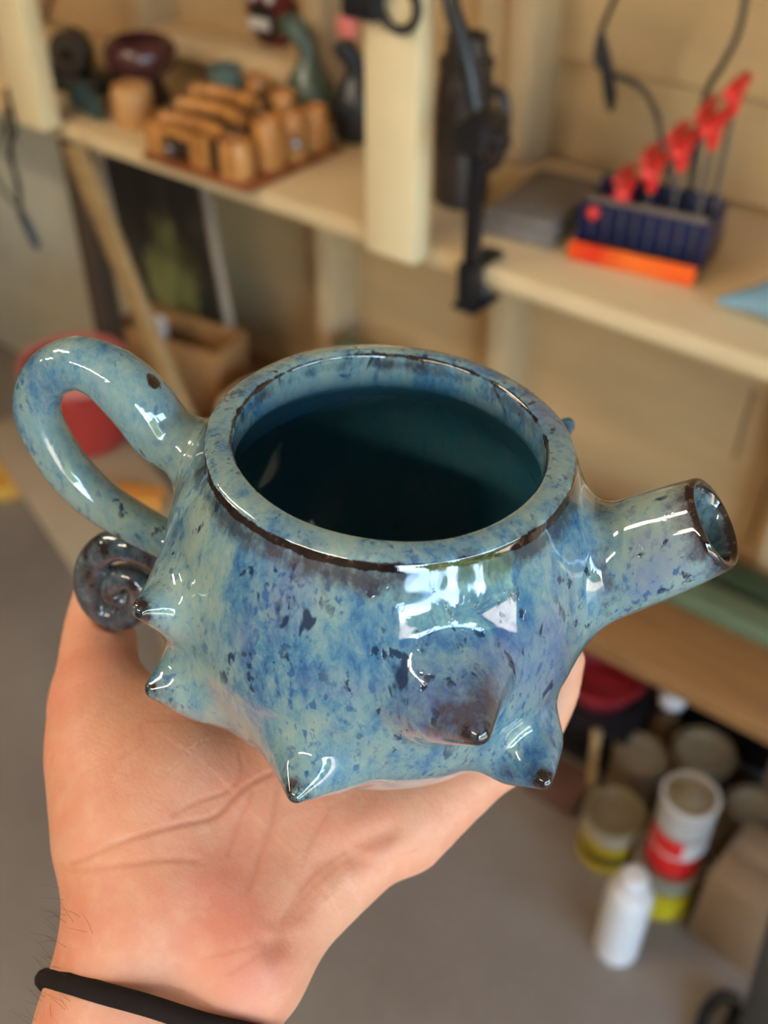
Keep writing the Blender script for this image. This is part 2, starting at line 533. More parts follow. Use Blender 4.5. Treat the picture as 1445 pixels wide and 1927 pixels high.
CREASES = [([[-31.1, -94.0, -62.0], [-23.7, -84.0, -62.0], [-17.2, -67.4, -62.0], [-12.6, -57.8, -62.0], [-8.0, -45.1, -62.0]], 0.9, 0.5), ([[11.4, -75.8, -62.0], [7.1, -67.1, -62.0], [2.0, -57.2, -62.0], [-5.1, -45.8, -62.0]], 0.9, 0.35), ([[27.2, -81.4, -62.0], [26.7, -72.8, -62.0], [25.5, -64.9, -62.0], [23.2, -58.7, -62.0], [27.1, -46.0, -62.0], [32.7, -35.7, -62.0]], 4.0, 1.5), ([[27.4, -77.2, -62.0], [25.7, -67.4, -62.0], [23.8, -59.4, -62.0], [26.3, -47.9, -62.0]], 0.9, 0.5), ([[-34.0, -99.0, -62.0], [-20.3, -90.8, -62.0], [-7.4, -82.5, -62.0]], 0.9, 0.35), ([[28.6, -67.3, -62.0], [29.2, -56.3, -62.0], [32.3, -45.5, -62.0], [37.4, -36.7, -62.0]], 1.0, 0.4), ([[-23.8, -77.2, -62.0], [-24.4, -63.3, -62.0], [-20.8, -53.1, -62.0]], 0.8, 0.3), ([[-1.1, -73.2, -62.0], [-6.1, -63.5, -62.0], [-8.9, -53.7, -62.0]], 0.8, 0.3), ([[29.8, -75.4, -62.0], [35.9, -73.6, -62.0]], 0.8, 0.4), ([[28.9, -71.1, -62.0], [36.3, -69.0, -62.0]], 0.8, 0.4), ([[28.0, -66.7, -62.0], [36.0, -64.6, -62.0]], 0.8, 0.4), ([[26.8, -62.0, -62.0], [35.2, -60.0, -62.0]], 0.8, 0.35), ([[24.7, -97.5, -62.0], [27.4, -88.0, -62.0], [32.1, -82.4, -62.0]], 0.8, 0.25), ([[17.2, -95.9, -62.0], [23.0, -87.5, -62.0], [27.9, -79.9, -62.0]], 0.8, 0.25), ([[32.1, -64.5, -62.0], [34.5, -56.0, -62.0], [37.8, -47.4, -62.0]], 0.7, 0.3), ([[37.0, -65.8, -62.0], [33.4, -70.6, -62.0]], 0.7, 0.3), ([[31.0, -54.9, -62.0], [37.5, -54.5, -62.0]], 0.7, 0.3), ([[32.5, -48.2, -62.0], [38.7, -49.9, -62.0]], 0.7, 0.3), ([[-39.9, -75.4, -62.0], [-36.6, -65.3, -62.0], [-37.4, -53.0, -62.0]], 0.7, 0.2), ([[11.7, -40.2, -62.0], [15.1, -51.7, -62.0], [19.6, -61.6, -62.0]], 0.8, 0.3), ([[-94.3, -41.8, -62.0], [-90.7, -36.4, -62.0], [-85.6, -33.5, -62.0]], 0.8, 0.35), ([[-84.0, -64.2, -62.0], [-75.7, -62.1, -62.0], [-71.0, -57.0, -62.0]], 0.8, 0.3)]

def hand_raw(P):
    f = np.full(len(P), 1e3)
    for pts, rad, kk in HAND:
        f = smin(f, chain(P, np.array(pts), rad), kk)
    for pts, rad, kk in FINGERS:
        f = smin(f, chain(P, catmull(pts, 4), catmull([(v, v) for v in rad], 4)[:, 0]), kk)
    return f

def hand_sdf(P):
    f = hand_raw(P)
    sel = (f < 12) & np.all((P > (-120, -102, -70)) & (P < (114, 94, 76)), axis=1)
    if sel.any():
        f[sel] = smax(f[sel], -(pot_sdf(P[sel], True) - 0.25), 1.6)
    return f

def surface_nets(fun, lo, hi, h, coarse=4, reach=1.0):
    """polygonise fun = 0 on a grid, fine cells only near the surface; vertices pulled onto the surface, normals from the field"""
    lo = np.array(lo, float)
    nb = np.ceil((np.array(hi, float) - lo) / (h * coarse)).astype(int)
    H = h * coarse
    ax = [lo[i] + (np.arange(nb[i]) + 0.5) * H for i in range(3)]
    G = np.stack(np.meshgrid(*ax, indexing='ij'), -1).reshape(-1, 3)
    fc = fun(G).reshape(nb)
    near = np.abs(fc) < H * 0.87 * 1.15 + 0.5
    n = nb * coarse
    F = np.repeat(np.repeat(np.repeat(fc, coarse, 0), coarse, 1), coarse, 2)
    M = np.repeat(np.repeat(np.repeat(near, coarse, 0), coarse, 1), coarse, 2)
    idx = np.argwhere(M)
    F[M] = fun(lo + (idx + 0.5) * h)
    ins = F < 0
    c = np.zeros(tuple(n - 1), int)
    for dx in (0, 1):
        for dy in (0, 1):
            for dz in (0, 1):
                c += ins[dx:n[0] - 1 + dx, dy:n[1] - 1 + dy, dz:n[2] - 1 + dz]
    cells = (c > 0) & (c < 8)
    ids = np.full(cells.shape, -1)
    cc = np.argwhere(cells)
    ids[cells] = np.arange(len(cc))
    V = lo + (cc + 1.0) * h
    faces = []
    for a in range(3):
        b, d = (a + 1) % 3, (a + 2) % 3
        s0 = [slice(None)] * 3; s1 = [slice(None)] * 3
        s0[a] = slice(0, -1); s1[a] = slice(1, None)
        cr = ins[tuple(s0)] != ins[tuple(s1)]
        e = np.argwhere(cr)
        e = e[(e[:, b] > 0) & (e[:, d] > 0) & (e[:, b] < n[b] - 1) & (e[:, d] < n[d] - 1)]
        flip = ins[tuple(e.T)]
        ob = np.eye(3, dtype=int)[b]; od = np.eye(3, dtype=int)[d]
        q = np.stack([ids[tuple((e - ob - od).T)], ids[tuple((e - od).T)], ids[tuple(e.T)], ids[tuple((e - ob).T)]], 1)
        q[~flip] = q[~flip][:, ::-1]
        faces.append(q)
    Fq = np.vstack(faces)
    Fq = Fq[(Fq >= 0).all(1)]
    V0 = V.copy()
    for it in range(4):
        f0 = fun(V)
        g = grad(fun, V)
        V = V - np.clip(f0, -h, h)[:, None] * g / np.maximum((g * g).sum(1), 0.3)[:, None] * 0.9
        if it == 1:                                # even out the quads along the surface
            acc = np.zeros_like(V); cnt = np.zeros(len(V))
            for i in range(4):
                np.add.at(acc, Fq[:, i], V[Fq[:, (i + 1) % 4]] + V[Fq[:, i - 1]])
                np.add.at(cnt, Fq[:, i], 2)
            V = 0.4 * V + 0.6 * acc / np.maximum(cnt, 1)[:, None]
    V = np.clip(V, V0 - 1.2 * h, V0 + 1.2 * h)
    N = grad(fun, V, 0.35)
    N /= np.maximum(np.linalg.norm(N, axis=1), 1e-6)[:, None]
    return V, Fq, N

def grad(fun, V, e=0.15):
    k = np.array([[1, -1, -1], [-1, -1, 1], [-1, 1, -1], [1, 1, 1]], float)
    g = np.zeros_like(V)
    for q in k:
        g += q * fun(V + q * e)[:, None]
    return g / (4 * e)

def piece(name, V, F, N, mat, parent, attrs=None):
    used, inv = np.unique(F.ravel(), return_inverse=True)
    F2 = inv.reshape(F.shape)
    me = bpy.data.meshes.new(name)
    me.vertices.add(len(used))
    me.vertices.foreach_set('co', (V[used] * 0.001).astype(np.float32).ravel())
    me.loops.add(F2.size)
    me.loops.foreach_set('vertex_index', F2.ravel().astype(np.int32))
    me.polygons.add(len(F2))
    me.polygons.foreach_set('loop_start', np.arange(0, F2.size, 4, dtype=np.int32))
    me.update(calc_edges=True)
    me.shade_smooth()
    me.normals_split_custom_set_from_vertices([tuple(v) for v in N[used]])
    for nm, val in (attrs or {}).items():
        at = me.attributes.new(nm, 'FLOAT', 'POINT')
        at.data.foreach_set('value', val[used].astype(np.float32))
    return link(name, me, mat, parent)

# glaze: pale grey-blue over blue, dark flecks that run downwards, brown where it breaks over edges
def glaze():
    k = NT('speckled_blue_glaze')
    v = k.coord()
    vs = k.coord((1, 1, 0.40))
    big = k.noise(v, 17, 3, 0.5)
    mid = k.noise(vs, 62, 5, 0.62, 0.6)
    fin = k.noise(k.coord((1, 1, 0.55)), 250, 6, 0.75, 0.4)
    mot = k.math('ADD', k.math('MULTIPLY', big, 0.55), k.math('ADD', k.math('MULTIPLY', mid, 0.55), k.math('MULTIPLY', fin, 0.55)))
    base = k.ramp(mot, [(0.69, lin((136, 155, 147))), (0.81, lin((112, 142, 148))), (0.91, lin((74, 116, 144))), (1.0, lin((40, 84, 128)))])
    pur = k.noise(v, 24, 4, 0.6, 0.6)
    base = k.mix(k.ramp(pur, [(0.56, 0.0), (0.72, 0.55)]), base, lin((108, 108, 146)))
    # fine blue peppering
    pep = k.noise(k.coord((1, 1, 0.5)), 520, 2, 0.5)
    pz = k.noise(v, 45, 3, 0.6)
    pf = k.math('MULTIPLY', k.ramp(pep, [(0.56, 0.0), (0.66, 1.0)]), k.ramp(pz, [(0.40, 0.1), (0.62, 0.8)]))
    base = k.mix(pf, base, lin((34, 78, 130)))
    # ink-blue flecks drawn out downwards, in clusters
    fl = k.noise(k.coord((1, 1, 0.55)), 230, 3, 0.6, 0.3)
    fl2 = k.noise(k.coord((1, 1, 0.5)), 105, 3, 0.6, 0.5)
    fz = k.noise(v, 30, 3, 0.55)
    ff = k.math('MULTIPLY', k.ramp(fl, [(0.60, 0.0), (0.66, 1.0)]), k.ramp(fz, [(0.48, 0.0), (0.56, 1.0)]))
    f2 = k.math('MULTIPLY', k.ramp(fl2, [(0.635, 0.0), (0.67, 1.0)]), k.ramp(fz, [(0.40, 0.0), (0.50, 1.0)]))
    ff = k.math('MAXIMUM', ff, f2)
    ff = k.math('MULTIPLY', ff, k.math('SUBTRACT', 1.0, k.math('MULTIPLY', k.attr('inside'), 0.8)))
    base = k.mix(k.math('MULTIPLY', ff, 0.9), base, lin((14, 32, 66)))
    # inside is a deep teal
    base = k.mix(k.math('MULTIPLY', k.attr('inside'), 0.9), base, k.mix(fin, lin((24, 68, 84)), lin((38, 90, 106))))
    # smoky halo and breaking to brown-black over edges and points
    bn = k.noise(k.coord((1, 1, 0.6)), 170, 5, 0.7)
    hn = k.math('ADD', k.attr('halo'), k.math('MULTIPLY', k.math('SUBTRACT', bn, 0.5), 1.7))
    base = k.mix(k.ramp(hn, [(0.30, 0.0), (0.75, 0.85)]), base, k.mix(k.ramp(pur, [(0.4, 0.0), (0.6, 1.0)]), lin((30, 42, 58)), lin((62, 52, 56))))
    br = k.math('ADD', k.attr('break'), k.math('MULTIPLY', k.math('SUBTRACT', bn, 0.5), 1.1))
    bc = k.ramp(k.noise(v, 500, 3, 0.6), [(0.42, lin((22, 16, 17))), (0.60, lin((48, 32, 28))), (0.74, lin((96, 64, 44)))])
    base = k.mix(k.ramp(br, [(0.45, 0.0), (0.60, 1.0)]), base, bc)
    wav = k.noise(v, 55, 2, 0.5)
    hgt = k.math('ADD', wav, k.math('MULTIPLY', ff, -0.10))
    k.bump(hgt, 0.24, 0.0022)
    return k.set(Base_Color=base, Roughness=0.05, Coat_Weight=0.5, Coat_Roughness=0.02, IOR=1.52, Specular_IOR_Level=0.55)

V, F, N = surface_nets(pot_sdf, (-118, -100, -66), (112, 92, 74), 0.65)
d, r, z, sr, st, L = pot_parts(V)
brk = np.exp(-(((r - 49.7) ** 2 + (z - 46.8) ** 2) / 1.5 ** 2)) * 0.92
brk = np.maximum(brk, np.exp(-(((r - 42.2) ** 2 + (z - 48.6) ** 2) / 1.1 ** 2)) * 0.70)
halo = np.where((r > 47) & (r < 55), np.exp(-((z - 44.5) / 4.6) ** 2) * 0.72, 0)
halo = np.maximum(halo, np.exp(-(((r - 41.8) ** 2 + (z - 46.0) ** 2) / 3.2 ** 2)) * 0.5)
for i, (b, t, rb, rt) in enumerate(SPIKES):
    dd = np.linalg.norm(V - np.array(t), axis=1)
    brk = np.maximum(brk, 0.80 * np.exp(-(dd / (4.2 if i != 3 else 5.2)) ** 2))
    halo = np.maximum(halo, (0.62 if i != 3 else 0.85) * np.exp(-(dd / (7.5 if i != 3 else 14.0)) ** 2))
brk = np.maximum(brk, np.where(d['spout'] < 3, np.exp(-((st - L) / 3.2) ** 2) * 0.95, 0))
halo = np.maximum(halo, np.where(d['spout'] < 3, np.exp(-((st - L) / 8.0) ** 2) * 0.8, 0))
halo = np.maximum(halo, np.where(d['spout'] < 3, np.exp(-((st - L * 0.30) / 7.0) ** 2) * 0.42, 0))
brk = np.maximum(brk, np.where(d['curl'] < 1.2, 0.44, 0))
halo = np.maximum(halo, np.where(d['curl'] < 1.5, 0.80, 0))
for q, rr in [([-58.2, -25.1, 56.7], 3.0), ([-59.9, -25.9, 30.0], 3.5)]:
    brk = np.maximum(brk, 1.0 * np.exp(-(np.linalg.norm(V - np.array(q), axis=1) / rr) ** 2))
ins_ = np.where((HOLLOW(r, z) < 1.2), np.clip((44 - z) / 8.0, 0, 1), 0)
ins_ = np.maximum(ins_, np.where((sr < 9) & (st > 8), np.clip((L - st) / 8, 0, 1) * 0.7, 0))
cen = V[F].mean(1)
dc, rc, zc, _sr, _st, _ = pot_parts(cen)
names = ['body', 'handle', 'curl', 'spout'] + ['spike%d' % i for i in range(len(SPIKES))]
D = np.stack([dc['body']] + [dc['handle'] - 0.2, dc['curl'] - 0.4, dc['spout'] - 0.2] + [dc['spike%d' % i] for i in range(len(SPIKES))], 1)
lab = D.argmin(1)
inside_c = HOLLOW(rc, zc) < 0.8
lab[inside_c] = 0
lab[(_sr < 11.5) & (_st > 2) & (dc['spout'] < 3)] = 3
lab[(lab == 3) & (_st < 1)] = 0
rim = (lab == 0) & (zc > 44.3) & (rc < 53)
GLAZE = glaze()
base_z = -58.0
teapot = thing('teapot', 'speckled blue glazed ceramic teapot with pointed spikes, held on the open palm', 'teapot', POT + np.array([0, 0, 0.0]))
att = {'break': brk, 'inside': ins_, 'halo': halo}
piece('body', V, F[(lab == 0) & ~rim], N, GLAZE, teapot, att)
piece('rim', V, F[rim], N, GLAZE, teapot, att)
piece('handle', V, F[lab == 1], N, GLAZE, teapot, att)
ho = piece('handle_curl', V, F[lab == 2], N, GLAZE, teapot, att)
ho['label'] = 'dark brown coiled tail under the handle'
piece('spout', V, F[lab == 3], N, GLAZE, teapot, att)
for i in range(len(SPIKES)):
    piece('spike', V, F[lab == 4 + i], N, GLAZE, teapot, att)

# ---------------------------------------------------------------- the hand
def skin():
    k = NT('skin')
    v = k.coord()
    a = k.noise(v, 26, 4, 0.55)
    c = k.ramp(a, [(0.3, lin((216, 160, 128))), (0.55, lin((214, 148, 118))), (0.75, lin((206, 128, 104)))])
    b = k.noise(v, 140, 4, 0.6)
    c = k.mix(k.ramp(b, [(0.45, 0.0), (0.7, 0.28)]), c, lin((226, 184, 154)))
    c = k.mix(k.math('MULTIPLY', k.attr('flush'), 0.55), c, lin((214, 118, 104)))
    c = k.mix(k.math('MULTIPLY', k.attr('vein'), 0.35), c, lin((176, 150, 140)))
    c = k.mix(k.math('MULTIPLY', k.attr('crease'), 0.55), c, lin((178, 100, 72)))
    fine = k.noise(v, 900, 3, 0.6, 0.4)
    mid = k.noise(v, 220, 3, 0.6)
    wr_ = k.noise(k.coord((1.0, 0.35, 1.0)), 320, 4, 0.65, 1.0)
    fine = k.math('ADD', fine, wr_)
    k.bump(k.math('ADD', fine, k.math('MULTIPLY', mid, 1.4)), 0.22, 0.0008)
    return k.set(Base_Color=c, Roughness=0.48, Subsurface_Weight=0.35, Subsurface_Radius=(0.006, 0.0025, 0.0012), Subsurface_Scale=1.0, Specular_IOR_Level=0.4)

HV, HF, HN = surface_nets(hand_sdf, [-136.5, -258.8, -230.9], [81.4, 116.5, 18.0], 0.9)
crs = np.zeros(len(HV))
dep = np.zeros(len(HV))
for pts, wdt, dp in CREASES:
    c = catmull(pts, 6)
    for _ in range(6):                               # settle the line on the skin
        c = c - hand_raw(c)[:, None] * grad(hand_raw, c)
    dl = np.full(len(HV), 1e3)
    lo, hi = c.min(0) - 8, c.max(0) + 8
    sel = np.all((HV > lo) & (HV < hi), axis=1)
    Q = HV[sel]
    ds = np.full(len(Q), 1e3)
    for a, b in zip(c[:-1], c[1:]):
        ds = np.minimum(ds, cone(Q, a, b, 0, 0))
    dl[sel] = ds
    g = np.exp(-(dl / wdt) ** 2)
    dep = np.maximum(dep, g * dp)
    crs = np.maximum(crs, g * min(1, dp / 0.8) * (1.0 if wdt < 2 else 0.25))
flush = np.zeros(len(HV))
for q, rr, aa in [([30.2, -95.1, -62.0], 16, 0.8), ([-29.7, -65.0, -62.0], 22, 0.45), ([3.8, -73.8, -62.0], 16, 0.4), ([-73.8, -64.5, -46.6], 18, 0.6), ([-86.2, -39.0, -28.6], 16, 0.6), ([19.0, -44.0, -62.0], 14, 0.3)]:
    flush = np.maximum(flush, aa * np.exp(-(np.linalg.norm(HV - np.array(q), axis=1) / rr) ** 2))
vein = np.zeros(len(HV))
HV2 = HV - HN * dep[:, None]
# normals follow the creases
acc = np.zeros_like(HV2)
fn = np.cross(HV2[HF[:, 2]] - HV2[HF[:, 0]], HV2[HF[:, 3]] - HV2[HF[:, 1]])
for i in range(4):
    np.add.at(acc, HF[:, i], fn)
acc /= np.maximum(np.linalg.norm(acc, axis=1), 1e-9)[:, None]
acc *= np.sign((acc * HN).sum(1))[:, None] + 1e-9
hand = thing('person', 'left hand and bare forearm, palm up under the blue teapot', 'person', POT)
piece('hand', HV2, HF, np.where(dep[:, None] > 0.02, acc, HN), skin(), hand, {'crease': crs, 'flush': flush, 'vein': vein})

# fine hairs along the outer edge of the wrist and forearm
rs = np.random.RandomState(3)
side = np.array([-0.851, -0.534, 0.1])
cand = np.where((HN @ side > 0.35) & (HV[:, 1] < -106.8) & (HV2[:, 2] > -150))[0]
bm = bmesh.new()
for i in rs.choice(cand, 230, replace=False):
    p0 = HV2[i]
    dirv = HN[i] * 0.75 + np.array([-0.385, 0.334, -0.1]) + rs.normal(0, 0.28, 3)
    dirv /= np.linalg.norm(dirv)
    ln = rs.uniform(3.5, 7.5)
    bend = rs.normal(0, 0.5, 3)
    pts = [(p0 + dirv * ln * u + bend * u * u * 2.2) * 0.001 for u in (0.0, 0.5, 1.0)]
    add_tube(bm, pts, [0.00005, 0.00004, 0.00002], 3)
ha = bm_obj('arm_hair', bm, paint('dark_hair', (60, 44, 34), 0.5, 0.1, 50), hand)
ha['kind'] = 'stuff'


# ---------------------------------------------------------------- hair tie on the wrist
t = tag(tube("hair_tie", [[-0.1619, 0.0593, 1.2615], [-0.1698, 0.0596, 1.2519], [-0.1746, 0.0621, 1.239], [-0.1711, 0.0673, 1.2257], [-0.1515, 0.0802, 1.2139], [-0.1281, 0.0895, 1.2149], [-0.1128, 0.0932, 1.2259], [-0.1057, 0.0904, 1.2431], [-0.1092, 0.0836, 1.2566], [-0.12, 0.0753, 1.2637], [-0.1326, 0.0686, 1.2682], [-0.1453, 0.0631, 1.2685], [-0.155, 0.0601, 1.2666]], 0.0029, paint("black_elastic", (30, 23, 21), 0.9, 0.1, 90, spec=0.15), None, 10, 6, closed=True), "thin dark elastic hair tie around the wrist", "hair tie")
# ---------------------------------------------------------------- shelf, posts, low shelf
sh = tag(box('wall_shelf', (-2.9, 1.12, 0.872), (0.7, 1.528, 0.90), CREAM, bevel=0.004), 'long cream wooden shelf along the boarded wall', 'shelf')
po = tag(box('hanging_post', (-0.872, 1.08, 0.886), (-0.786, 1.119, 2.5), CREAM_LT, bevel=0.006), 'thick cream post in front of the shelf, with a black spring clamp on it', 'post')
tag(box('hanging_post', (-1.655, 1.08, 0.896), (-1.572, 1.119, 2.5), CREAM_LT, bevel=0.006), 'cream post at the shelf front above the dark leg, near the garage end', 'post')
box('shelf_leg', (-1.605, 1.125, 0.0), (-1.562, 1.165, 0.872), wood('dark_leg_wood', (62, 46, 32), stretch=(14, 14, 1)), sh, 0.003)
box('shelf_leg', (0.55, 1.125, 0.0), (0.59, 1.165, 0.872), STUDP, sh, 0.003)
ls = thing('low_shelf', 'low brown wooden shelf board under the cream shelf', 'shelf', (0, 0, 0))
box('board', (-1.80, 1.12, 0.302), (0.75, 1.30, 0.34), BROWNW, ls, 0.003)
box('board', (-1.80, 1.305, 0.302), (0.75, 1.435, 0.34), BROWNW, ls, 0.003)
for x in (-1.77, -0.9, 0.6):
    box('leg', (x, 1.16, 0.0), (x + 0.05, 1.21, 0.302), BROWNW, ls, 0.003)
    box('leg', (x, 1.36, 0.0), (x + 0.05, 1.41, 0.302), BROWNW, ls, 0.003)
GREENR = paint('green_painted_rail', (98, 112, 84), 0.5, 0.10, 8)
GREEND = paint('dark_green_paint', (52, 66, 44), 0.5, 0.12, 8)
tag(box('painted_rail', (-0.62, 1.262, 0.34), (0.55, 1.318, 0.372), GREENR, bevel=0.006), 'pale green painted rail lying on the low shelf, the nearer of two', 'rail', 'green rails on the low shelf')
tag(box('painted_rail', (-0.62, 1.345, 0.34), (0.55, 1.40, 0.366), GREEND, bevel=0.006), 'dark green painted rail lying on the low shelf, by the wall', 'rail', 'green rails on the low shelf')
tag(box('grey_board', (-2.75, 1.497, 0.0), (-1.835, 1.512, 0.80), paint('grey_cement_board', (182, 174, 152), 0.8, 0.10, 4), bevel=0.002,
        mtx=Matrix.Translation((0, -0.075, 0))), 'large grey sheet of board standing at the wall under the shelf', 'board')
for i, (dz, dx) in enumerate(((0, 0), (0.026, 0.05), (0.052, 0.0))):
    tag(box('pale_board', (-2.6 + dx, 1.17, 0.90 + dz), (-1.74 - dx, 1.31, 0.925 + dz), CREAM, bevel=0.002),
        ('bottom pale board of the stack lying at the far end of the shelf', 'middle pale board of the stack lying at the far end of the shelf',
         'topmost pale board of the stack at the far end of the shelf')[i], 'board', 'stacked pale boards on the shelf')

# ---------------------------------------------------------------- clamp-on lamp arm
t = thing('clamp_lamp', 'black clamp-on lamp arm fixed to the shelf edge beside the thick post', 'lamp', (-0.705, 1.098, 0.90))
box('clamp_jaw', (-0.014, -0.016, 0.0005), (0.014, 0.06, 0.010), BLACKM, t, 0.003)
box('clamp_back', (-0.012, -0.016, -0.05), (0.012, 0.018, 0.002), BLACKM, t, 0.003)
box('clamp_foot', (-0.02, -0.016, -0.058), (0.02, 0.05, -0.05), BLACKM, t, 0.004)
tube('clamp_screw', [(0, 0.040, -0.056), (0, 0.040, -0.0285)], 0.006, STEEL, t)
box('pole', (-0.010, -0.008, 0.008), (0.010, 0.010, 0.215), BLACKM, t, 0.003)
lathe('pivot', [(0, -0.03), (0.022, -0.03), (0.026, -0.02), (0.026, 0.02), (0.022, 0.03), (0, 0.03)], BLACK, t, 20, rot_to((0, 1, 0), (0.004, 0, 0.185)))
lathe('knob', [(0, 0), (0.013, 0), (0.015, 0.006), (0.013, 0.022), (0, 0.024)], BLACK, t, 14, rot_to((1, -0.2, 0), (0.018, 0, 0.18)))
tube('arm', [(-0.004, 0, 0.20), (-0.016, 0.0, 0.245), (-0.034, 0.002, 0.29), (-0.056, 0.010, 0.335), (-0.075, 0.07, 0.42), (-0.08, 0.13, 0.50)], 0.011, BLACK, t, 10, 5)

# spring clamp with a ring hung on the thick post
t = thing('spring_clamp', 'black spring clamp with a ring and pink tip on the thick post', 'clamp', (-0.842, 1.08, 1.205))
tube('ring', [(0.037 * math.cos(a) * 0.75 + 0.035, -0.012, 0.026 * math.sin(a) + 0.012) for a in np.linspace(0, 2 * math.pi, 24)[:-1]], 0.006, BLACK, t, 8, closed=True)
box('jaw', (-0.045, -0.024, -0.01), (0.008, -0.001, 0.04), BLACK, t, 0.006)
box('grip', (-0.055, -0.022, -0.035), (-0.03, -0.002, -0.008), paint('pink_tip', (190, 100, 90), 0.5), t, 0.006)

# ---------------------------------------------------------------- T-handle key set in its stand
NAVY = paint('navy_plastic', (18, 26, 62), 0.35, 0.1, 20)
st_ = thing('key_stand', 'dark blue stand with an orange front strip holding red T-handle keys', 'stand', (-0.619, 1.204, 0.90), (0, 0, math.radians(9)))
box('base', (0, 0.004, 0), (0.172, 0.13, 0.022), BLACK, st_, 0.003)
k = NT('orange_label')
sx = k.n('ShaderNodeSeparateXYZ')
k.l(k.coord(), sx.inputs[0])
k.l(k.ramp(k.math('ADD', k.math('MULTIPLY', sx.outputs[0], 5.0), k.math('MULTIPLY', k.noise(k.coord(), 60, 2), 0.35)),
           [(0.1, lin((240, 92, 24))), (0.35, lin((214, 44, 20))), (0.6, lin((235, 110, 36))), (0.9, lin((238, 92, 20)))]), k.b.inputs['Base Color'])
box('label_strip', (0.0, -0.002, 0.002), (0.172, 0.004, 0.028), k.set(Roughness=0.4), st_, 0.001)
bm = bmesh.new()
add_box(bm, (0.004, 0.026, 0.022), (0.168, 0.034, 0.075), 0.002)
bm_obj('front_rail', bm, NAVY, st_, True)
box('back_rail', (0.004, 0.092, 0.022), (0.168, 0.100, 0.088), NAVY, st_, 0.002)
for x in (0.0, 0.164):
    box('end_plate', (x, 0.02, 0.02), (x + 0.008, 0.128, 0.07), NAVY, st_, 0.002)
box('top_strip', (0.004, 0.030, 0.072), (0.168, 0.040, 0.080), paint('grey_strip', (120, 104, 92), 0.5), st_, 0.001)
for i in range(8):
    box('divider', (0.018 + i * 0.0195, 0.0225, 0.024), (0.021 + i * 0.0195, 0.0262, 0.072), paint('slate', (70, 66, 72), 0.5) if i == 0 else bpy.data.materials['slate'], st_, 0.0005)
def t_key(x, y, zt, s, nth, row):
    cs, sn = math.cos(math.radians(9)), math.sin(math.radians(9))
    o = thing('hex_key', 'red T-handle hex key, %s from the left in the %s row of the blue stand' % (nth, row), 'hex key',
              (-0.619 + x * cs - y * sn, 1.204 + x * sn + y * cs, 0.922), (0, 0, math.radians(9) + random.uniform(-.08, .08)), 'red T-handle keys in the stand')
    h = zt - 0.922
    tube('shaft', [(0, 0, 0.0005), (0, 0, h - 0.012)], 0.0022 + 0.0016 * s, STEEL, o, 6)
    bm = bmesh.new()
    L_ = 0.027 + 0.015 * s
    add_tube(bm, [(0, -L_, 0.002), (0, -L_ * 0.9, 0.0), (0, -L_ * 0.4, 0), (0, 0, -0.001), (0, L_ * 0.4, 0), (0, L_ * 0.9, 0), (0, L_, 0.002)],
             [0.0055, 0.0088, 0.0086, 0.0112, 0.0086, 0.0088, 0.0055], 10)
    add_tube(bm, [(0, 0, -0.034), (0, 0, -0.026), (0, 0, -0.008), (0, 0, 0.0)], [0.005, 0.0075, 0.009, 0.008], 10)
    bmesh.ops.translate(bm, vec=(0, 0, h), verts=bm.verts)
    bm_obj('handle', bm, RED, o, True)
ORD = ('first', 'second', 'third', 'fourth', 'fifth')
for i in range(5):
    t_key(0.020 + i * 0.033, 0.044, 0.962 + 0.034 * i, i / 4, ORD[i], 'front')
for i in range(5):
    t_key(0.036 + i * 0.031, 0.086, 0.993 + 0.034 * i, i / 4, ORD[i], 'rear')

# ---------------------------------------------------------------- other things on the shelf
GREYM = paint('grey_stone', (112, 104, 98), 0.6, 0.1, 20)
t = thing('whetstone_case', 'flat grey stone case lying beside the key stand', 'case', (-0.762, 1.20, 0.90), (0, 0, math.radians(6)))
box('tray', (0, 0, 0), (0.115, 0.19, 0.022), GREYM, t, 0.004)
box('lid', (0.006, 0.006, 0.0222), (0.109, 0.184, 0.034), GREYM, t, 0.004)
BLUEP = NT('pale_blue_glaze')
BLUEP = BLUEP.set(Base_Color=lin((128, 168, 190)), Roughness=0.08, Coat_Weight=0.5)
t = thing('blue_horn', 'pale blue glazed ceramic horn lying on the shelf right of the keys', 'ceramic')
lathe('shell', [(0, 0), (0.005, 0.002), (0.010, 0.02), (0.017, 0.045), (0.026, 0.066), (0.033, 0.080), (0.034, 0.085), (0.030, 0.084), (0.015, 0.05), (0, 0.04)], BLUEP, t, 24,
      rot_to((0.9, 0.12, 0.27), (-0.405, 1.205, 0.9075)))
t = thing('yellow_tin', 'small yellow tin with a dark lid at the frame edge beside the blue horn', 'tin', (-0.292, 1.275, 0.90))
lathe('can', [(0, 0), (0.03, 0), (0.031, 0.004), (0.031, 0.066), (0, 0.066)], paint('yellow_tin', (190, 175, 40), 0.4), t, 24)
lathe('lid', [(0.029, 0.0662), (0.032, 0.067), (0.032, 0.078), (0.028, 0.081), (0, 0.081)], BLACK, t, 24)

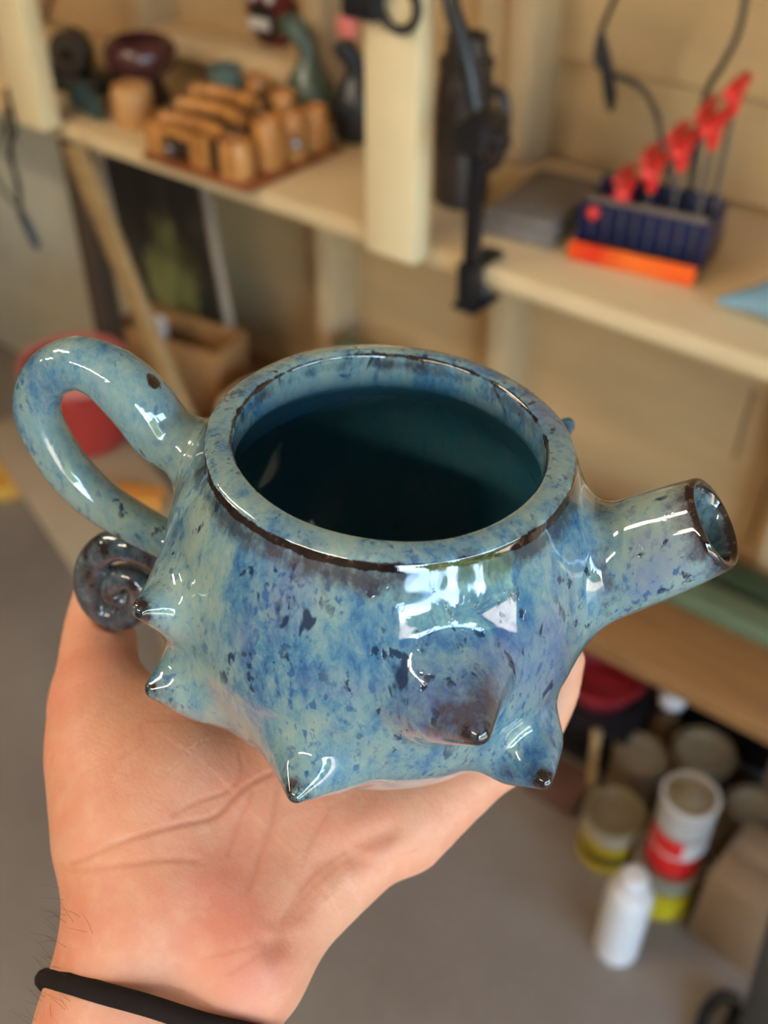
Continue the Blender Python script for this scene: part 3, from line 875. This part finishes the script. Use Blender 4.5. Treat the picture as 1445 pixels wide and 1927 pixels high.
k = NT('dark_speckled_pottery')
f = k.noise(k.coord(), 190, 3, 0.6)
k.bump(f, 0.5, 0.003)
DARKP = k.set(Base_Color=k.ramp(f, [(0.4, lin((26, 24, 24))), (0.6, lin((58, 48, 42))), (0.75, lin((120, 92, 66)))]), Roughness=0.35)
t = thing('tall_vessel', 'tall dark textured vessel partly behind the thick post', 'vase', (-0.845, 1.275, 0.90))
lathe('body', [(0, 0), (0.036, 0), (0.042, 0.006), (0.043, 0.09), (0.041, 0.16), (0.036, 0.195), (0.030, 0.21), (0.030, 0.235), (0.026, 0.235), (0.026, 0.2), (0, 0.19)], DARKP, t, 28)
lathe('shoulder_ring', [(0.0362, 0.192), (0.040, 0.196), (0.040, 0.204), (0.0335, 0.208)], DARKP, t, 28)
tube('handle', [(0.038, 0, 0.17), (0.062, 0, 0.165), (0.068, 0, 0.12), (0.060, 0, 0.075), (0.041, 0, 0.06)], 0.009, DARKP, t, 10, 5)

k = NT('green_grey_glaze')
f = k.noise(k.coord(), 70, 4, 0.6)
GGL = k.set(Base_Color=k.ramp(f, [(0.35, lin((48, 58, 46))), (0.6, lin((84, 98, 84))), (0.8, lin((120, 132, 122)))]), Roughness=0.25)
t = thing('green_vase', 'grey-green glazed bottle vase with a bent neck at the wall', 'vase', (-1.247, 1.40, 0.90))
lathe('body', [(0, 0), (0.03, 0), (0.042, 0.012), (0.047, 0.035), (0.043, 0.060), (0.030, 0.082), (0.019, 0.098), (0.016, 0.112), (0.013, 0.112), (0.013, 0.10), (0, 0.09)], GGL, t, 28)
tube('neck', [(0, 0, 0.104), (-0.004, 0, 0.122), (-0.014, -0.002, 0.14), (-0.030, -0.004, 0.152)], [0.0155, 0.0155, 0.018, 0.022], GGL, t, 14)
tube('spout_lip', [(-0.028, -0.004, 0.151), (-0.042, -0.006, 0.148), (-0.052, -0.008, 0.138)], [0.0225, 0.019, 0.008], GGL, t, 14)
t = thing('dark_figure', 'dark blue-black ceramic bottle with a tilted head beside the green vase', 'vase', (-1.13, 1.385, 0.90))
DK2 = paint('blue_black_glaze', (34, 38, 42), 0.3, 0.2, 30)
lathe('body', [(0, 0), (0.034, 0), (0.042, 0.02), (0.042, 0.055), (0.03, 0.085), (0.017, 0.105), (0, 0.11)], DK2, t, 24)
tube('head', [(0, 0, 0.10), (-0.004, -0.002, 0.125), (-0.018, -0.006, 0.142), (-0.034, -0.01, 0.138)], [0.017, 0.017, 0.02, 0.011], DK2, t, 12)

BURNT = NT('burnt_bamboo')
v = BURNT.coord((1, 1, 0.12))
f = BURNT.noise(v, 50, 4, 0.6)
BURNT.bump(f, 0.25, 0.002)
BURNT = BURNT.set(Base_Color=BURNT.ramp(f, [(0.28, lin((70, 38, 14))), (0.45, lin((176, 116, 56))), (0.75, lin((210, 150, 84)))]), Roughness=0.4)
CHAR = paint('charred_wood', (48, 26, 12), 0.6, 0.2, 30)
t = thing('bamboo_desk_tidy', 'burnt bamboo organiser of half-round columns and stepped slots on a board', 'organiser', (-1.345, 1.095, 0.90))
box('base_board', (0, 0, 0), (0.235, 0.225, 0.010), paint('red_brown_board', (132, 72, 38), 0.45), t, 0.003)
for x, y, r, h in ((0.188, 0.030, 0.026, 0.066), (0.200, 0.088, 0.024, 0.084), (0.204, 0.140, 0.022, 0.080), (0.206, 0.190, 0.022, 0.076),
                   (0.152, 0.178, 0.022, 0.092), (0.078, 0.199, 0.022, 0.098)):
    lathe('column', [(0, 0.0102), (r, 0.0102), (r * 1.02, h * 0.5), (r, h - 0.004), (r * 0.93, h), (r * 0.86, h), (r * 0.82, h - 0.012), (0, h - 0.012)], BURNT, t, 20,
          Matrix.Translation((x, y, 0)))
for x, y, r, h in ((0.158, 0.022, 0.010, 0.06), (0.172, 0.058, 0.011, 0.07), (0.183, 0.114, 0.010, 0.078), (0.186, 0.165, 0.010, 0.074), (0.128, 0.15, 0.02, 0.085)):
    lathe('charred_gap', [(0, 0.0102), (r, 0.0102), (r, h), (0, h)], CHAR, t, 12, Matrix.Translation((x, y, 0)))
bm = bmesh.new()
add_box(bm, (0.006, 0.008, 0.0102), (0.042, 0.03, 0.06), 0.004)
add_box(bm, (0.105, 0.008, 0.0102), (0.140, 0.03, 0.06), 0.004)
add_box(bm, (0.042, 0.008, 0.048), (0.105, 0.03, 0.06), 0.003)
bm_obj('front_arch', bm, BURNT, t, True)
box('drawer', (0.044, 0.016, 0.0104), (0.103, 0.05, 0.046), CHAR, t, 0.002)
for i, (y, h) in enumerate(((0.05, 0.068), (0.092, 0.080), (0.128, 0.092))):
    tube('step_rail', [(0.008, y - 0.006, h - 0.012), (0.05, y + 0.008, h - 0.012), (0.10, y + 0.010, h - 0.012), (0.148, y - 0.004, h - 0.012)], 0.012, BURNT, t, 10, 5)
    box('slot_wall', (0.008, y - 0.004, 0.0102), (0.148, y + 0.006, h - 0.022), CHAR, t, 0.001)
for p in ((0.072, 0.010, 0.03), (0.228, 0.118, 0.044)):
    lathe('knob', [(0, 0), (0.004, 0), (0.004, 0.006), (0.009, 0.009), (0.009, 0.014), (0.004, 0.017), (0, 0.0175)], STEEL, t, 14,
          rot_to((0, -1, 0.1) if p[0] < 0.1 else (0.9, -0.5, 0.1), p))
t = thing('teal_cup', 'small grey-teal cup standing in the bamboo organiser', 'cup', (-1.313, 1.268, 0.9102))
lathe('cup', [(0, 0), (0.018, 0), (0.024, 0.01), (0.028, 0.075), (0.028, 0.10), (0.025, 0.10), (0.022, 0.02), (0, 0.018)], paint('teal_grey', (84, 100, 94), 0.3), t, 22)

MAROON = NT('maroon_glaze').set(Base_Color=lin((74, 38, 38)), Roughness=0.22, Coat_Weight=0.3)
t = thing('maroon_pot', 'squat maroon glazed pot standing on a dark foot at the shelf end', 'pot', (-1.545, 1.29, 0.90))
lathe('bowl', [(0, 0.052), (0.032, 0.05), (0.054, 0.058), (0.064, 0.074), (0.064, 0.094), (0.056, 0.106), (0.046, 0.110), (0.042, 0.106), (0.046, 0.09), (0, 0.07)], MAROON, t, 28)
lathe('foot', [(0, 0), (0.044, 0), (0.046, 0.006), (0.034, 0.03), (0.032, 0.051), (0, 0.0515)], paint('dark_brown_clay', (44, 30, 26), 0.4), t, 24)
t = thing('wood_block', 'round cut block of light wood at the foot of the maroon pot', 'wood', (-1.475, 1.20, 0.90))
lathe('log', [(0, 0), (0.032, 0), (0.034, 0.004), (0.034, 0.062), (0.031, 0.066), (0, 0.067)], wood('light_log', (190, 140, 84), stretch=(14, 14, 1)), t, 20)
t = thing('teal_fish', 'small dark teal ceramic fish lying at the shelf end', 'figurine', (-1.60, 1.19, 0.926))
TEAL = NT('dark_teal_glaze').set(Base_Color=lin((44, 66, 66)), Roughness=0.2)
lathe('body', [(0, -0.045), (0.008, -0.042), (0.020, -0.026), (0.026, 0.0), (0.022, 0.024), (0.010, 0.042), (0.006, 0.05), (0, 0.05)], TEAL, t, 20, rot_to((0.93, -0.33, 0)))
box('tail', (-0.018, -0.005, -0.02), (0.018, 0.005, 0.022), TEAL, t, 0.004, mtx=Matrix.Translation((0.058, -0.022, -0.004)))
t = thing('tape_dispenser', 'dark grey tool with a black base behind the teal fish', 'tool', (-1.70, 1.27, 0.90), (0, 0, 0.3))
box('base', (-0.07, -0.04, 0), (0.07, 0.04, 0.03), BLACK, t, 0.006)
lathe('reel', [(0.012, -0.02), (0.036, -0.02), (0.04, -0.015), (0.04, 0.015), (0.036, 0.02), (0.012, 0.02), (0.012, -0.02)], paint('dark_umber', (58, 46, 36), 0.5), t, 24,
      Matrix.Translation((-0.01, 0, 0.062)) @ Matrix.Rotation(math.radians(90), 4, 'X'))

# mask hung in the stud bay
t = thing('wall_mask', 'dark red oval mask with a pale toothed mouth hung on the wall', 'mask', (-1.436, 1.522, 1.035))
bm = bmesh.new()
add_lathe(bm, [(0, -0.034), (0.03, -0.031), (0.052, -0.018), (0.058, 0.0), (0.0, 0.004)], 28, Matrix.Diagonal((1.0, 1.35, 1, 1)))
bmesh.ops.transform(bm, matrix=Matrix.Rotation(math.radians(90), 4, 'X') @ Matrix.Diagonal((1, 1, -1, 1)) , verts=bm.verts)
bmesh.ops.transform(bm, matrix=Matrix.Diagonal((1, 1, 1, 1)), verts=bm.verts)
bmesh.ops.scale(bm, vec=(1, 1, 1), verts=bm.verts)
o = bm_obj('face', bm, paint('dark_red_lacquer', (84, 24, 20), 0.35), t, True)
lathe('mouth', [(0, 0), (0.03, 0.0), (0.034, 0.004), (0.03, 0.010), (0, 0.012)], paint('black_mouth', (26, 18, 18), 0.5), t, 22, rot_to((0, -1, 0), (0, -0.026, -0.022)))
for i in range(5):
    box('tooth', (-0.024 + i * 0.0098, -0.044, -0.034), (-0.0152 + i * 0.0098, -0.036, -0.014), WHITE, t, 0.002)
for s in (-1, 1):
    lathe('eye', [(0, 0), (0.011, 0), (0.012, 0.003), (0.008, 0.008), (0, 0.01)], WHITE, t, 14, rot_to((0, -1, 0), (s * 0.021, -0.030, 0.022)))

# power cords on the wall
def cord(name, pts, label, r=0.0042, group=None, plug=None):
    o = tag(tube(name, pts, r, BLACK, None, 8, 6), label, 'cord', group)
    if plug:
        tube('plug', plug, [0.006, 0.009, 0.0095, 0.0095, 0.004][:len(plug)], BLACK, o, 8)
    return o
cord('power_cable', [(-0.72, 1.425, 1.60), (-0.705, 1.425, 1.30), (-0.700, 1.42, 1.20), (-0.720, 1.42, 1.13), (-0.716, 1.41, 1.092), (-0.690, 1.415, 1.078), (-0.652, 1.425, 1.066),
                    (-0.622, 1.425, 1.035), (-0.60, 1.42, 0.99), (-0.58, 1.42, 0.94), (-0.56, 1.42, 0.906)], 'black cord looping down the wall behind the red keys, plug hanging', plug=[(-0.716, 1.41, 1.13), (-0.705, 1.41, 1.10), (-0.696, 1.41, 1.075), (-0.688, 1.41, 1.05), (-0.684, 1.41, 1.03)])
cord('power_cable', [(-0.54, 1.425, 1.55), (-0.533, 1.425, 1.28), (-0.527, 1.425, 1.17), (-0.538, 1.42, 1.12), (-0.553, 1.42, 1.08), (-0.556, 1.42, 1.00), (-0.545, 1.42, 0.907)], 'black cord hanging straight down the wall above the tallest red key')
cord('power_cable', [(-1.675, 1.09, 0.95), (-1.673, 1.09, 0.88), (-1.708, 1.09, 0.83), (-1.702, 1.09, 0.77), (-1.712, 1.09, 0.71), (-1.690, 1.09, 0.665)], 'thin black cord with a plug hanging from the far end of the shelf', 0.0045,
     plug=[(-1.716, 1.09, 0.72), (-1.708, 1.09, 0.70), (-1.698, 1.09, 0.68), (-1.69, 1.09, 0.66), (-1.684, 1.09, 0.645)])
cord('power_cable', [(-1.64, 1.07, 0.93), (-1.70, 1.07, 0.86), (-1.745, 1.07, 0.80), (-1.69, 1.07, 0.74), (-1.672, 1.07, 0.82), (-1.66, 1.07, 0.93)], 'looped thin grey cord hanging beside the cream post at the far end', 0.003)

# ---------------------------------------------------------------- below the shelf, far end
k = NT('dark_art_print')
vv = k.coord((1, 1, 0.6))
a = k.noise(vv, 9, 3, 0.5, 0.6)
gx = k.n('ShaderNodeSeparateXYZ')
k.l(k.coord(), gx.inputs[0])
px_ = k.math('POWER', k.math('MULTIPLY', gx.outputs[0], 10.0), 2.0)
pz_ = k.math('POWER', k.math('MULTIPLY', k.math('ADD', gx.outputs[2], 0.07), 5.5), 2.0)
fig = k.math('ADD', k.math('SUBTRACT', 0.9, k.math('ADD', px_, pz_)), k.math('MULTIPLY', k.math('SUBTRACT', k.noise(vv, 16, 4, 0.6), 0.5), 2.2), True)
figm = k.math('MULTIPLY', k.ramp(fig, [(0.12, 0.0), (0.5, 1.0)]), k.ramp(a, [(0.38, 0.2), (0.6, 1.0)]))
c0 = k.ramp(a, [(0.35, lin((26, 23, 18))), (0.6, lin((48, 44, 36))), (0.78, lin((88, 80, 70)))])
PRINT = k.set(Base_Color=k.mix(figm, c0, lin((124, 118, 66))), Roughness=0.35)
t = thing('framed_print', 'framed dark print with a yellow-green figure leaning askew under the shelf', 'picture', (-1.575, 1.315, 0.578), (math.radians(-3), math.radians(-9), 0))
box('print', (-0.142, -0.004, -0.195), (0.142, 0.004, 0.195), PRINT, t, 0)
FR = paint('worn_frame', (150, 134, 118), 0.5, 0.08, 10)
for nm, lo, hi in (('frame_side', (-0.156, -0.008, -0.21), (-0.140, 0.008, 0.21)), ('frame_side', (0.140, -0.008, -0.21), (0.156, 0.008, 0.21)),
                   ('frame_rail', (-0.140, -0.008, 0.193), (0.140, 0.008, 0.21)), ('frame_rail', (-0.140, -0.008, -0.21), (0.140, 0.008, -0.193))):
    box(nm, lo, hi, FR, t, 0.002)
tag(box('wooden_strip', (-0.024, -0.008, -0.47), (0.024, 0.008, 0.47), wood('strip_wood', (150, 120, 78)), bevel=0.002,
        mtx=Matrix.Translation((-1.352, 1.098, 0.445)) @ Matrix.Rotation(math.radians(-21.4), 4, 'Y')), 'long pale wooden strip leaning against the shelf front', 'strip')
t = thing('cardboard_box', 'brown cardboard box standing on the low shelf before the print', 'box', (-1.59, 1.16, 0.34), (0, 0, math.radians(8)))
for lo, hi in (((0, 0, 0), (0.27, 0.004, 0.15)), ((0, 0.096, 0), (0.27, 0.10, 0.15)), ((0, 0.004, 0), (0.004, 0.096, 0.15)), ((0.266, 0.004, 0), (0.27, 0.096, 0.15)), ((0.004, 0.004, 0), (0.266, 0.096, 0.004))):
    box('panel', (lo[0] * 0.95, lo[1], lo[2]), (hi[0] * 0.95, hi[1], hi[2]), CARD, t, 0.0008)
t = thing('white_cup', 'small white plastic cup standing in the cardboard box', 'cup', (-1.515, 1.205, 0.345))
lathe('cup', [(0, 0), (0.018, 0), (0.026, 0.15), (0.0255, 0.152), (0.017, 0.003), (0, 0.003)], WHITE, t, 20)
t = thing('cream_bowl', 'cream bowl upside down on the low shelf behind the teapot rim', 'bowl', (-1.205, 1.185, 0.34))
lathe('shell', [(0.104, 0), (0.106, 0.004), (0.103, 0.05), (0.088, 0.095), (0.06, 0.122), (0.036, 0.130), (0.036, 0.137), (0.028, 0.137), (0.026, 0.131), (0, 0.131)], paint('cream_plaster', (222, 200, 172), 0.6, 0.04, 8), t, 32)
t = thing('green_case', 'dark green case with a pale lid standing against the wall under the shelf', 'case', (-1.10, 1.375, 0.34))
box('body', (-0.10, -0.06, 0), (0.10, 0.06, 0.10), GREEND, t, 0.008)
box('lid', (-0.103, -0.063, 0.1005), (0.103, 0.063, 0.135), GREENR, t, 0.008)
REDP = NT('red_tub_plastic').set(Base_Color=lin((170, 52, 44)), Roughness=0.35, Transmission_Weight=0.15)
tb = thing('low_table', 'low table with a thin tan top beneath the red tub', 'table', (-1.345, 0.955, 0), (0, 0, math.radians(-18)))
box('top', (-0.33, -0.18, 0.315), (0.235, 0.055, 0.33), paint('tan_table_top', (158, 140, 114), 0.6, 0.06, 5), tb, 0.003)
for x in (-0.28, 0.19):
    for y in (-0.06, 0.025):
        box('leg', (x, y, 0), (x + 0.025, y + 0.025, 0.315), PALEW, tb, 0.002)
t = thing('red_tub', 'translucent red plastic tub with a pale rim on the low table', 'tub', (-1.515, 1.0, 0.33))
lathe('tub', [(0, 0), (0.070, 0), (0.078, 0.006), (0.096, 0.17), (0.092, 0.17), (0.074, 0.008), (0, 0.006)], REDP, t, 32)
lathe('rim', [(0.0958, 0.150), (0.101, 0.152), (0.101, 0.178), (0.092, 0.178), (0.092, 0.1705)], paint('pale_red_rim', (196, 110, 96), 0.4), t, 32)
t = thing('orange_block', 'small orange-brown wood block lying on the low table', 'block', (-1.275, 0.92, 0.33), (0, 0, 0.5))
box('block', (-0.045, -0.022, 0), (0.045, 0.022, 0.03), wood('orange_wood', (196, 128, 52)), t, 0.004)
t = thing('yellow_disc', 'yellow wooden disc on the floor at the left edge of view', 'disc', (-1.99, 1.065, 0))
lathe('disc', [(0, 0), (0.14, 0), (0.145, 0.006), (0.145, 0.03), (0.14, 0.036), (0.05, 0.036), (0.03, 0.036), (0, 0.036)], wood('yellow_wood', (216, 160, 62)), t, 32)

# ---------------------------------------------------------------- under the low shelf, near end
t = thing('black_crate', 'black plastic crate on the floor under the low shelf', 'crate', (-0.52, 1.28, 0))
box('bottom', (-0.14, -0.13, 0), (0.14, 0.13, 0.012), BLACK, t, 0.003)
for lo, hi in (((-0.14, -0.13, 0.012), (0.14, -0.12, 0.105)), ((-0.14, 0.12, 0.012), (0.14, 0.13, 0.105)), ((-0.14, -0.12, 0.012), (-0.13, 0.12, 0.105)), ((0.13, -0.12, 0.012), (0.14, 0.12, 0.105))):
    box('side', lo, hi, BLACK, t, 0.002)
box('rim', (-0.146, -0.136, 0.105), (0.146, 0.136, 0.112), BLACK, t, 0.003)
t = thing('red_basin', 'dark red plastic basin resting on the black crate', 'basin', (-0.468, 1.225, 0.1125))
lathe('basin', [(0, 0), (0.052, 0), (0.058, 0.006), (0.075, 0.05), (0.079, 0.05), (0.079, 0.056), (0.072, 0.056), (0.055, 0.010), (0, 0.008)], paint('dark_red_plastic', (150, 40, 48), 0.4), t, 28)
t = thing('dark_filler_box', 'added black box standing in for the dark wall behind the cans', 'filler', (-0.20, 1.375, 0))  # added dark block, keeps the wall under the low shelf black
box('body', (-0.17, -0.065, 0), (0.17, 0.065, 0.22), BLACK, t, 0.03)
tube('handle', [(-0.07, 0, 0.215), (-0.05, 0, 0.26), (0.05, 0, 0.26), (0.07, 0, 0.215)], 0.008, BLACK, t, 8, 4)
tag(box('red_brown_block', (-0.50, 1.035, 0), (-0.40, 1.12, 0.03), paint('red_brown_clay', (98, 66, 54), 0.8), bevel=0.004), 'flat reddish brown clay block on the floor before the crate', 'block')
tag(tube('wooden_stick', [(-0.398, 1.095, 0.004), (-0.425, 1.138, 0.118)], 0.009, PALEW, None, 8), 'pale wooden stick leaning on the black crate behind the yellow can', 'stick')

TIN = paint('dull_tin', (132, 116, 90), 0.5, 0.1, 25, metal=0.25)
def band_mat(name, bands):
    """printed label: bands of flat colour up the can"""
    k = NT(name)
    s = k.n('ShaderNodeSeparateXYZ')
    k.l(k.coord(), s.inputs[0])
    z = k.math('MULTIPLY', s.outputs[2], 5.0)
    return k, k.ramp(z, bands, 'CONSTANT')
def can(name, label, loc, r, h, mat, rz=0):
    t = thing(name, label, 'can', loc, (0, 0, rz), 'paint cans on the floor')
    lathe('wall', [(0, 0), (r, 0), (r * 1.03, 0.003), (r, 0.006), (r, h - 0.008), (r * 1.03, h - 0.005), (r * 1.03, h), (r * 0.95, h), (r * 0.93, h - 0.006)], mat, t, 30)
    lathe('lid', [(r * 0.93, h - 0.0065), (r * 0.86, h - 0.006), (r * 0.83, h - 0.001), (r * 0.74, h - 0.001), (r * 0.70, h - 0.006), (0, h - 0.006)], TIN, t, 30)
    return t
k, c = band_mat('yellow_can_label', [(0.0, lin((176, 150, 26))), (0.10, lin((40, 34, 22))), (0.20, lin((182, 158, 30))), (0.34, lin((190, 178, 160))), (0.47, lin((150, 136, 100)))])
YCAN = k.set(Base_Color=c, Roughness=0.4)
k, c = band_mat('yellow_can_label_dark', [(0.0, lin((188, 166, 20))), (0.22, lin((176, 150, 14))), (0.34, lin((120, 118, 110))), (0.42, lin((150, 140, 120)))])
YCAN2 = k.set(Base_Color=c, Roughness=0.4)
can('paint_can', 'paint can with a yellow, white and black label, left of the white bottle', (-0.326, 1.022, 0), 0.047, 0.105, YCAN, 0.4)
can('paint_can', 'paint can with a bright yellow label, under the red and white can', (-0.222, 1.005, 0), 0.051, 0.10, YCAN2, 0.2)
BRN = paint('brown_can', (104, 84, 58), 0.5, 0.1, 20)
can('paint_can', 'plain brown paint can with a tan lid behind the yellow can', (-0.345, 1.145, 0), 0.046, 0.11, BRN)
can('paint_can', 'brown paint can furthest under the low shelf', (-0.262, 1.205, 0), 0.050, 0.125, BRN)
can('paint_can', 'brown paint can beside the cardboard carton', (-0.150, 1.150, 0), 0.046, 0.12, BRN)
k = NT('red_white_can_print')
s = k.n('ShaderNodeSeparateXYZ'); k.l(k.coord(), s.inputs[0])
zz = k.math('MULTIPLY', s.outputs[2], 6.0)
cc = k.ramp(zz, [(0.0, lin((170, 30, 28))), (0.12, lin((205, 30, 28))), (0.30, lin((196, 186, 178))), (0.52, lin((150, 138, 128))), (0.60, lin((196, 188, 178))), (0.96, lin((140, 128, 116)))], 'CONSTANT')
ang = k.math('MULTIPLY', s.outputs[0], 24.0)
patch = k.math('MULTIPLY', k.ramp(k.math('ADD', ang, 0.5), [(0.0, 1.0), (0.42, 0.0)], 'CONSTANT'), k.ramp(zz, [(0.0, 0.0), (0.33, 1.0), (0.56, 0.0)], 'CONSTANT'))
cc = k.mix(patch, cc, lin((206, 34, 32)))
lines = k.math('MULTIPLY', k.ramp(k.math('FRACT', k.math('MULTIPLY', zz, 16.0)), [(0.0, 0.0), (0.55, 1.0)], 'CONSTANT'), k.ramp(zz, [(0.0, 0.0), (0.60, 0.55), (0.92, 0.0)], 'CONSTANT'))
cc = k.mix(lines, cc, lin((120, 108, 98)))
RWCAN = k.set(Base_Color=cc, Roughness=0.35)
t = thing('solvent_can', 'tall red and white printed can standing on the yellow paint can', 'can', (-0.218, 1.006, 0.1003), (0, 0, 0.6))
lathe('wall', [(0, 0), (0.041, 0), (0.0425, 0.003), (0.0415, 0.006), (0.0415, 0.150), (0.0425, 0.153), (0.0425, 0.157), (0.038, 0.158)], RWCAN, t, 30)
lathe('top', [(0.0379, 0.158), (0.034, 0.154), (0.014, 0.158), (0.014, 0.168), (0, 0.168)], TIN, t, 30)
t = thing('white_bottle', 'white plastic bottle standing on the floor in front of the cans', 'bottle', (-0.232, 0.878, 0))
lathe('body', [(0, 0), (0.030, 0), (0.034, 0.004), (0.034, 0.118), (0.0335, 0.124), (0.034, 0.130), (0.034, 0.150), (0.028, 0.168), (0.016, 0.174), (0, 0.1745)], WHITE, t, 28)
lathe('cap', [(0, 0.1746), (0.018, 0.1746), (0.021, 0.178), (0.020, 0.196), (0.015, 0.201), (0, 0.202)], WHITE, t, 22)
t = thing('round_cap_bottle', 'brown bottle with a round white cap under the low shelf', 'bottle', (-0.345, 1.245, 0))
lathe('body', [(0, 0), (0.026, 0), (0.028, 0.004), (0.028, 0.10), (0.014, 0.128), (0.012, 0.14), (0, 0.14)], paint('brown_bottle', (70, 52, 34), 0.3), t, 20)
lathe('cap', [(0, 0.1402), (0.012, 0.1405), (0.022, 0.15), (0.024, 0.163), (0.018, 0.178), (0, 0.183)], WHITE, t, 20)
t = thing('grey_canister', 'grey plastic canister under the low shelf behind the carton', 'canister', (-0.130, 1.245, 0))
lathe('body', [(0, 0), (0.032, 0), (0.036, 0.004), (0.036, 0.15), (0.026, 0.165), (0.016, 0.17), (0.016, 0.185), (0, 0.186)], paint('grey_plastic', (116, 104, 98), 0.4), t, 24)
CARTON = paint('carton_board', (138, 112, 84), 0.8, 0.08, 12)
t = thing('carton', 'closed brown cardboard carton on the floor right of the cans', 'box', (-0.155, 0.965, 0), (0, 0, math.radians(-4)))
box('body', (0, 0, 0), (0.34, 0.125, 0.165), CARTON, t, 0.002)
box('flap', (0.001, 0.001, 0.1652), (0.339, 0.061, 0.168), CARTON, t, 0.0008)
box('flap', (0.001, 0.064, 0.1652), (0.339, 0.124, 0.168), CARTON, t, 0.0008)
t = thing('machine_stand', 'dark metal leg of a machine stand at the lower right', 'stand', (-0.005, 0.86, 0))
box('leg', (-0.024, -0.02, 0.008), (0.024, 0.02, 0.36), paint('dark_machine_paint', (54, 48, 42), 0.4), t, 0.004, mtx=Matrix.Rotation(math.radians(-4), 4, 'Y'))
box('foot', (-0.05, -0.045, 0), (0.05, 0.045, 0.008), BLACKM, t, 0.002)
tag(tube('rubber_hose', [(-0.045, 0.78, 0.009), (-0.074, 0.835, 0.010), (-0.080, 0.868, 0.012), (-0.070, 0.898, 0.016), (-0.045, 0.905, 0.020)], 0.009, BLACK, None, 10, 6), 'black rubber hose curling on the floor at the machine leg', 'hose')
